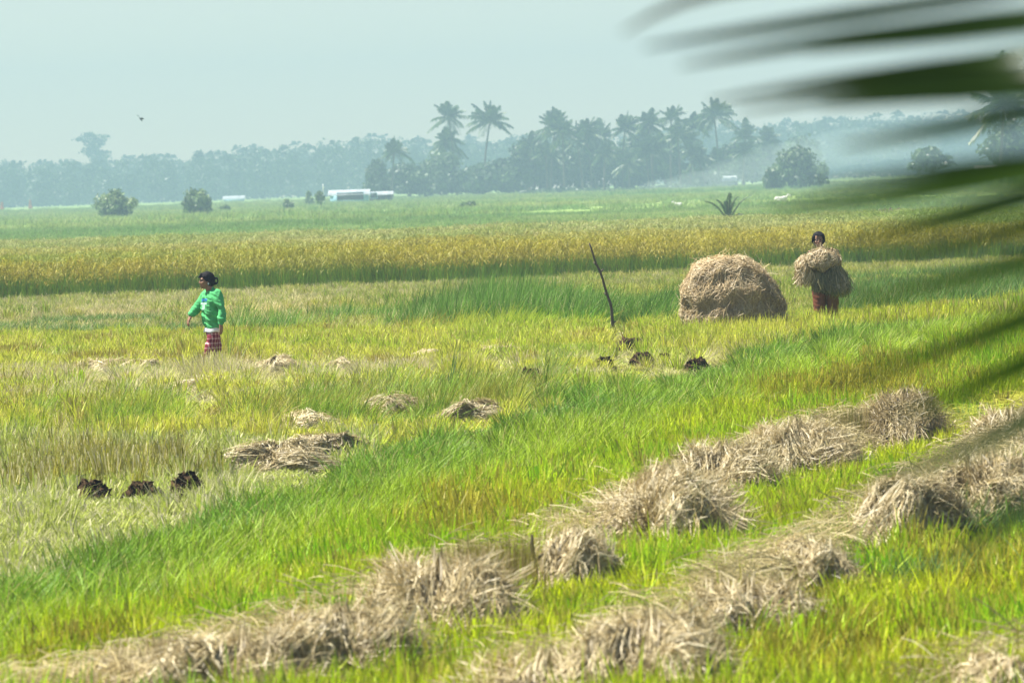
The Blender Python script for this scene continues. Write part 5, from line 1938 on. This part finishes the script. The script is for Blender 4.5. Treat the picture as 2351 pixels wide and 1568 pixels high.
# ---- the man carrying straw
DM = 80.0
pm = pt(1896, 735, DM)
mx_, mz_ = pm[0], float(gz(pm[0], DM))
m_top = pt(1884, 530, DM)[2]
SM = (m_top - mz_) / 1.62
man = empty('person', (mx_, DM, mz_))
tag(man, 'black haired man in rust trousers facing us, arms wrapped around a bundle of straw', 'person')
man.scale = (SM, SM, SM)
hc = V3(-0.070, -0.01, 1.490)
fM = norm(V3(-0.05, -1, -0.05))
b = Buf()
Pm, Em = head_shapes(b, hc, (-0.05, -1, 0), 0.98)
capsule(b, hc + V3(0.005, 0.012, -0.06), V3(-0.03, 0.03, 1.31), 0.052, 0.062)
rS, lS = V3(-0.195, 0.03, 1.285), V3(0.165, 0.03, 1.285)
rE, lE = V3(-0.235, -0.09, 1.03), V3(0.215, -0.08, 1.02)
rW, lW_ = V3(-0.15, -0.27, 1.07), V3(0.12, -0.27, 1.06)
capsule(b, rS, lS, 0.060, 0.060)
for sx in (-0.075, 0.055):
    capsule(b, V3(sx, 0.02, 1.22), V3(sx + 0.015, 0.01, 0.82), 0.10, 0.10)
for S_, E_, W_ in ((rS, rE, rW), (lS, lE, lW_)):
    capsule(b, S_, E_, 0.054, 0.043)
    capsule(b, E_, W_, 0.043, 0.029)
hand(b, rW, (0.8, -0.35, 0.15), (0.4, 0.9, 0), 1.0, 0.5, 1)
hand(b, lW_, (-0.8, -0.35, 0.15), (-0.4, 0.9, 0), 1.0, 0.5, -1)
leg(b, V3(-0.09, 0, 0.80), V3(-0.085, -0.02, 0.43), V3(-0.08, 0.01, 0.085), (-0.2, -1, 0), (0.09, 0.06, 0.042))
leg(b, V3(0.105, 0, 0.80), V3(0.110, -0.02, 0.43), V3(0.115, 0.01, 0.085), (0.25, -1, 0), (0.09, 0.06, 0.042))
link('body', skin(b, 'body', 0.0045, 4), M_SKIN, man)
b = Buf()
ellip(b, hc + V3(0.0, 0.026, 0.036), (0.097, 0.094, 0.094))
ellip(b, hc + V3(0.0, 0.045, -0.015), (0.090, 0.070, 0.085))
for sg in (-1, 1):
    capsule(b, hc + V3(0.072 * sg, -0.035, 0.050), hc + V3(0.083 * sg, 0.005, -0.020), 0.026, 0.018)
for xx in np.linspace(-0.06, 0.06, 6):
    capsule(b, hc + V3(xx, -0.072, 0.082), hc + V3(xx * 1.15 + 0.008, -0.090, 0.062 + 0.008 * np.sin(xx * 90)), 0.018, 0.009)
link('hair', skin(b, 'hair', 0.004, 3, 0.014, 8), M_HAIR, man)
b = Buf()
capsule(b, rS + V3(0.02, 0, 0), lS - V3(0.02, 0, 0), 0.078, 0.078)
for sx in (-0.085, 0.075):
    capsule(b, V3(sx, 0.02, 1.22), V3(sx * 1.12 + 0.01, 0.0, 0.76), 0.115, 0.120)
for S_, E_, W_ in ((rS, rE, rW), (lS, lE, lW_)):
    capsule(b, S_, E_, 0.072, 0.060)
    capsule(b, E_, E_ + (W_ - E_) * 0.75, 0.058, 0.048)
link('shirt', skin(b, 'shirt', 0.007, 4, 0.024, 12), M_SHIRT, man)
b = Buf()
for sx in (-0.07, 0.085):
    capsule(b, V3(sx, 0, 0.84), V3(sx, 0, 0.76), 0.11, 0.112)
for sx, kx in ((-0.09, -0.088), (0.105, 0.112)):
    capsule(b, V3(sx, 0, 0.77), V3(kx, -0.02, 0.44), 0.104, 0.088)
    capsule(b, V3(kx, -0.02, 0.44), V3(kx, 0.0, 0.20), 0.088, 0.080)
link('trousers', skin(b, 'trousers', 0.007, 4, 0.008, 13), M_TROUS, man)
for sg in (-1, 1):
    b = Buf()
    ellip(b, Pm(0.078, sg * 0.033, 0.0), (0.010, 0.010, 0.007))
    link('eye', b.mesh('eye', True), M_EYE, man)

# the bundle he holds: bright tumbled top, long stems hanging in front of him


def ball(c, rad, seed):
    r_ = np.random.RandomState(seed)
    ph_ = r_.uniform(0, 6.28, 4)
    c, rad = np.asarray(c, float), np.asarray(rad, float)

    def S(th, s):
        th, s = np.broadcast_arrays(np.asarray(th, float), np.asarray(s, float))
        a = np.pi * (np.clip(s, 0, 1) - 0.5)
        k = 1 + 0.09 * np.sin(3 * th + ph_[0] + 3 * a) + 0.07 * np.sin(5 * th + ph_[1] - 4 * a)
        d_ = np.stack([np.cos(a) * np.cos(th), np.cos(a) * np.sin(th), np.sin(a)], -1)
        return c + d_ * rad * k[..., None]
    return S


b = Buf()
r = np.random.RandomState(21)
S1 = (np.array((0.68, 0.55, 0.32)), np.array((0.52, 0.40, 0.20)), np.array((0.76, 0.66, 0.44)), np.array((0.40, 0.29, 0.12)))
S2 = (np.array((0.20, 0.185, 0.055)), np.array((0.29, 0.25, 0.09)), np.array((0.13, 0.13, 0.03)))  # olive straw, darkened: shade of the lower bundle is in the colour
cen = np.zeros(3)
for c, rad, nn, cols, pf, sd in (((-0.05, -0.255, 0.545), (0.215, 0.135, 0.155), 2300, S1, 0.6, 1), ((-0.255, -0.20, 0.475), (0.14, 0.12, 0.14), 1700, S1, 1.1, 2),
                                 ((0.10, -0.20, 0.545), (0.12, 0.12, 0.15), 1000, S1, 1.2, 3)):
    bb = Buf()
    pile(bb, ball(c, rad, sd), r, nn, 0.32, 0.45, 0.0065, cols, (0.07, 0.055, 0.02), pref=pf, fall=0.6, stray=0.50, lift=0.030, kk=6, core=1.0)
    for Vv, Cc in zip(bb.V, bb.C):
        b.V.append(Vv)
        b.C.append(Cc)
    for k_, fl in bb.F.items():
        for x_ in fl:
            b.F.setdefault(k_, []).append(x_ + b.n)
    b.n += bb.n
# long stems hanging down in front of him, most at his left hip and at the other end of the armful
for n_, xa, xb, za, zb, cols, dx, La, Lb in ((900, -0.16, 0.16, 0.42, 0.56, S2, 0.10, 0.20, 0.38), (1100, 0.10, 0.24, 0.34, 0.50, S2, 0.25, 0.18, 0.36), (700, -0.36, -0.20, 0.42, 0.55, S1, -0.35, 0.12, 0.26), (500, 0.12, 0.24, 0.36, 0.50, S1, 0.25, 0.16, 0.34)):
    P0 = np.column_stack([r.uniform(xa, xb, n_), r.uniform(-0.33, -0.16, n_), r.uniform(za, zb, n_)])
    dv = norm(np.column_stack([r.normal(dx, 0.28, n_), r.normal(-0.02, 0.22, n_), -np.ones(n_)]))
    t = np.linspace(0, 1, 5)[None, :]
    Ls = r.uniform(La, Lb, n_)[:, None]
    PP = P0[:, None] + dv[:, None] * (Ls * t)[:, :, None]
    PP[:, :, 0] += r.normal(0, 0.04, (n_, 1)) * np.sin(np.pi * t)
    b.add(*ribbons(PP, norm(np.column_stack([np.ones(n_), r.normal(0, 0.5, n_), np.zeros(n_)])), 0.0065 * np.ones((n_, 5)), np.asarray(cols)[r.randint(0, len(cols), n_)] * r.uniform(0.7, 1.25, (n_, 1))))
# stems standing up in front of the face and sticking out at the sides
n_ = 170
P0 = np.column_stack([r.normal(-0.06, 0.05, n_), r.normal(-0.22, 0.03, n_), r.uniform(0.58, 0.70, n_)])
dv = norm(np.column_stack([r.normal(0.0, 0.35, n_), r.normal(-0.02, 0.15, n_), np.ones(n_)]))
t = np.linspace(0, 1, 4)[None, :]
PP = P0[:, None] + dv[:, None] * (r.uniform(0.05, 0.19, n_)[:, None] * t)[:, :, None]
b.add(*ribbons(PP, norm(np.column_stack([np.ones(n_), r.normal(0, 0.4, n_), np.zeros(n_)])), 0.0065 * np.ones((n_, 4)), np.asarray(S1)[r.randint(0, 4, n_)] * r.uniform(0.7, 1.2, (n_, 1))))
me = b.mesh('straw_bundle')
bz = mz_ + 0.60 * SM
o = link('straw_bundle', me, MAT_STRAW, loc=(mx_, DM, bz))
o.scale = (SM, SM, SM)
tag(o, 'shaggy armful of straw held up against the chest of the man in rust trousers', 'straw bundle')

# ------------------------------------------------------------------ bird
DB = 400.0
c = pt(323, 273, DB)
b = Buf()
bd = norm(V3(0.55, 0.3, -0.75))
capsule(b, -bd * 0.09, bd * 0.08, 0.045, 0.05)
ellip(b, bd * 0.15, (0.04, 0.04, 0.04))
capsule(b, bd * 0.18, bd * 0.225, 0.016, 0.004)
bird_o = empty('bird', c)
tag(bird_o, 'small dark bird in flight against the empty pale sky at the left', 'bird')
link('body', skin(b, 'body', 0.012, 3), plain_mat('dark_feathers', (0.022, 0.024, 0.026), 0.7, 0.3, 20.0), bird_o)
MF = bpy.data.materials['dark_feathers']
for nm, pts_, wd in (('wing', [(0, 0, 0.02), (-0.09, 0.04, 0.14), (-0.20, 0.10, 0.24), (-0.28, 0.2, 0.27)], (0.13, 0.16, 0.13, 0.02)),
                     ('wing', [(0.02, -0.02, 0.02), (0.12, -0.05, 0.05), (0.22, -0.1, 0.02), (0.27, -0.16, -0.06)], (0.13, 0.16, 0.13, 0.02)),
                     ('tail', [(-0.05, -0.02, 0.06), (-0.09, -0.04, 0.12), (-0.13, -0.06, 0.18)], (0.05, 0.09, 0.11))):
    P = np.array(pts_)
    b = Buf()
    V, F, C = ribbons(P[None], np.array([bd]), np.array([wd]), np.ones((1, 3)))
    V2 = np.concatenate([V, V + V3(0.004, -0.012, 0.004)])
    b.add(V2, np.concatenate([F, F[:, ::-1] + len(V)]), np.ones(3))
    link(nm, b.mesh(nm), MF, bird_o)

# ------------------------------------------------------------------ white animals lying in the pasture
M_COAT = plain_mat('white_coat', (0.78, 0.74, 0.68), 0.85, 0.08, 8.0)
for cx, by, wp, fx, lab, cat_, nm in ((1557, 466, 24, -1, 'small white goat lying in the pasture, beside a tiny dark shrub', 'goat', 'goat'),
                                    (1793, 456, 36, 1, 'white cow lying in the pasture below the big dark rounded bush', 'cow', 'cow')):
    p = at(cx, by, 0.25)
    d = p[1]
    k = wp * mpp(d) / 2.0
    z_ = float(gz(p[0], d))
    b = Buf()
    up0 = 0.35 / k if k < 0.7 else 0.25
    ellip(b, (0, 0, 0.32), (0.78, 0.30, 0.32))
    ellip(b, (0.42 * fx, 0, 0.40), (0.40, 0.27, 0.30))
    ellip(b, (-0.45 * fx, 0, 0.36), (0.38, 0.30, 0.30))
    capsule(b, (0.65 * fx, 0, 0.48), (0.95 * fx, -0.05, 0.78), 0.17, 0.12)
    capsule(b, (0.95 * fx, -0.05, 0.80), (1.22 * fx, -0.10, 0.70), 0.12, 0.07)
    for sg in (-1, 1):
        capsule(b, (0.90 * fx, sg * 0.08 - 0.05, 0.88), (0.86 * fx, sg * 0.22 - 0.05, 0.86), 0.035, 0.04)
        capsule(b, (0.93 * fx, sg * 0.05 - 0.05, 0.90), (0.90 * fx, sg * 0.12 - 0.05, 1.02), 0.025, 0.012)
        capsule(b, (0.50 * fx, sg * 0.22, 0.20), (0.78 * fx, sg * 0.26, 0.10), 0.09, 0.06)
        capsule(b, (0.78 * fx, sg * 0.26, 0.10), (0.52 * fx, sg * 0.30, 0.05), 0.055, 0.045)
        capsule(b, (-0.45 * fx, sg * 0.26, 0.22), (-0.12 * fx, sg * 0.36, 0.14), 0.14, 0.08)
        capsule(b, (-0.12 * fx, sg * 0.36, 0.14), (-0.40 * fx, sg * 0.40, 0.05), 0.07, 0.045)
    chain(b, [(-0.80 * fx, 0, 0.40), (-0.92 * fx, 0.02, 0.25), (-0.95 * fx, 0.05, 0.08)], [0.035, 0.025, 0.03])
    o = link(nm, skin(b, nm, 0.028, 3), M_COAT, loc=(p[0], d, z_ + 0.05))
    o.scale = (k, k, k * 1.1)
    tag(o, lab, cat_)

# ------------------------------------------------------------------ near palm leaf hanging in from the right
DN = 5.8
kn = mpp(DN)
trunk_base = V3(2.61, 7.0, 0.0)
palm_o = empty('coconut_palm', trunk_base)
tag(palm_o, 'palm close to us whose dark blurred leaflets hang across the right side', 'palm')
Ht = 4.06
link('trunk', trunk_mesh(Ht, (0.0, 0.0), 0.16, 0.12, 3, (0.15, 0.13, 0.10)), MAT_WOOD, palm_o)
MAT_NEAR = vcol_mat('palm_leaflet', 0.34, 0.4, 0.02)
for q, (a, e) in enumerate(((0.3, 0.5), (1.2, 0.9), (-0.6, 0.4), (2.0, 0.6), (-1.4, 0.5), (0.9, -0.1))):
    b = Buf()
    r = np.random.RandomState(q)
    t = np.linspace(0, 1, 12)
    L = 2.4
    hx_ = np.cos(e) * t
    P = np.stack([np.cos(a) * hx_ * L, np.sin(a) * hx_ * L, (np.sin(e) * t - 0.55 * t ** 2) * L], 1)
    frond_geo(b, P, 0.6, r, 40, col=(0.04, 0.075, 0.015), droop=0.6, lw=0.035, yellow=0.05)
    link('frond', b.mesh('frond'), MAT_NEAR, palm_o, loc=(0, 0, Ht))
rach = np.array([(1.75, 4.7, 3.55), (1.25, 4.45, 3.80), (0.85, 4.2, 3.55), (0.62, 4.03, 3.15), (0.52, 3.95, 2.80), (0.47, 3.90, 2.50), (0.455, 3.88, 2.20), (0.47, 3.86, 1.90), (0.50, 3.85, 1.65)])
rach = np.column_stack([rach[:, 0] * 1.49, rach[:, 1] * 1.49, 2.5 + (rach[:, 2] - 2.5) * 1.49])
bendf = 1 - 0.16 * np.clip((2.62 - rach[:, 2]) / 0.35, 0, 1)
rach[:, :2] *= bendf[:, None]
ti = np.linspace(0, 8, 49)
rach = np.stack([np.interp(ti, np.arange(9), rach[:, k]) for k in range(3)], 1)
b = Buf()
add_tube(b, rach - trunk_base, np.linspace(0.022, 0.006, 49), np.array((0.10, 0.12, 0.03)), 8)
frond_o = link('frond', b.mesh('frond', True), MAT_NEAR, palm_o)
LEAFLETS = [  # points of the photograph the leaflet passes (from the tip), its greatest width, its colour
    ([(1428, 75), (1480, 22), (1650, -25), (2351, -110)], 34, 1),
    ([(1478, 108), (1800, 58), (2351, -22)], 40, 0),
    ([(1560, 150), (1800, 108), (2351, 32)], 40, 0),
    ([(1850, 118), (2100, 92), (2351, 66)], 34, 0),
    ([(1630, 232), (1950, 178), (2351, 128)], 42, 0),
    ([(1790, 214), (2080, 180), (2351, 158)], 46, 0),
    ([(1690, 252), (2000, 214), (2351, 186)], 42, 0),
    ([(1880, 244), (2100, 226), (2351, 212)], 42, 0),
    ([(1930, 335), (2140, 300), (2351, 258)], 34, 0),
    ([(1860, 425), (2100, 400), (2351, 366)], 26, 0),
    ([(1760, 478), (2050, 450), (2351, 402)], 36, 2),
    ([(1930, 556), (2150, 512), (2351, 452)], 40, 0),
    ([(1990, 592), (2180, 565), (2351, 528)], 46, 0),
    ([(1900, 700), (2130, 662), (2351, 598)], 44, 2),
    ([(1900, 885), (2110, 828), (2351, 738)], 60, 2),
    ([(2060, 950), (2200, 908), (2351, 832)], 52, 2),
    ([(1990, 1115), (2180, 1060), (2351, 968)], 46, 3),
    ([(2170, 1275), (2270, 1232), (2351, 1172)], 36, 3),
]
NEARC = [np.array((0.026, 0.058, 0.006)), np.array((0.070, 0.075, 0.020)), np.array((0.045, 0.10, 0.008)), np.array((0.06, 0.11, 0.03))]  # leaflets' shade is put into these dark tones, deepest on the upper ones
r = np.random.RandomState(2)


def leaflet(pts_, wmax, col):
    P = np.asarray(pts_, float)
    s_ = np.concatenate([[0], np.cumsum(np.linalg.norm(np.diff(P, axis=0), axis=1))])
    tt = np.linspace(0, s_[-1], 18)
    P = np.stack([np.interp(tt, s_, P[:, k]) for k in range(3)], 1)
    for _ in range(3):
        P[1:-1] = (P[:-2] + 2 * P[1:-1] + P[2:]) / 4
    T = norm(np.gradient(P, axis=0))
    w = norm(np.cross(T, np.array((0.15, -0.75, 0.35))))
    up = np.cross(w, T)
    q = np.linspace(0, 1, 18)
    wd = wmax * np.clip(q / 0.35, 0.03, 1) ** 0.6 * (1 - 0.25 * q)
    V = np.stack([P - w * wd[:, None] / 2 + up * wd[:, None] * 0.10, P, P + w * wd[:, None] / 2 + up * wd[:, None] * 0.10], 1)
    V2 = V - up[:, None] * 0.0008
    n_ = 18 * 3
    i, j = np.meshgrid(np.arange(17), np.arange(2), indexing='ij')
    k = (i * 3 + j).ravel()
    F = np.stack([k, k + 1, k + 4, k + 3], 1)
    C = np.repeat(np.asarray(col)[None] * np.ones((18, 1)), 3, 0)
    br = np.clip(1 - q / 0.22, 0, 1)[:, None] * np.array((0.035, 0.018, 0.004))
    C = C + np.repeat(br, 3, 0)
    b = Buf()
    b.add(np.concatenate([V.reshape(-1, 3), V2.reshape(-1, 3)]), np.concatenate([F, F[:, ::-1] + n_]), np.concatenate([C, C]))
    return b.mesh('leaflet')


for k_, (pp, wp, ci) in enumerate(LEAFLETS):
    dd = DN + r.uniform(-0.25, 0.20) - (0.0 if k_ < 8 else (0.45 if k_ < 12 else 0.90))
    W3 = [pt(x_, y_, dd - 0.10 * (2351 - x_) / 900.0) for x_, y_ in pp]
    sl = (W3[-1] - W3[-2]) / max(W3[-1][0] - W3[-2][0], 1e-3)
    rt = W3[-1] + sl * (0.68 - W3[-1][0])
    rt = W3[-1] + sl * (0.117 * dd - W3[-1][0])
    j_ = int(np.argmin(np.abs(rach[12:, 2] - rt[2]))) + 12
    rt = rach[j_]
    me = leaflet([q_ - trunk_base for q_ in W3 + [rt]], wp * mpp(dd) * ((1.25, 1.15, 1.15, 1.0, 1.0, 0.85, 0.85, 0.8)[k_] if k_ < 8 else (1.5 if k_ < 14 else 1.35)), NEARC[ci] * r.uniform(0.85, 1.15))
    link('leaflet', me, MAT_NEAR, frond_o)
    # its partner on the other side of the midrib
    e = rt + V3(0.55 + r.uniform(-0.1, 0.1), r.uniform(-0.1, 0.25), -0.18 + 0.5 * (rt[2] - 2.4) * 0.3)
    m_ = (rt + e) / 2 + V3(0, 0, 0.06)
    link('leaflet', leaflet([e - trunk_base, m_ - trunk_base, rt - trunk_base], 0.035, NEARC[0]), MAT_NEAR, frond_o)
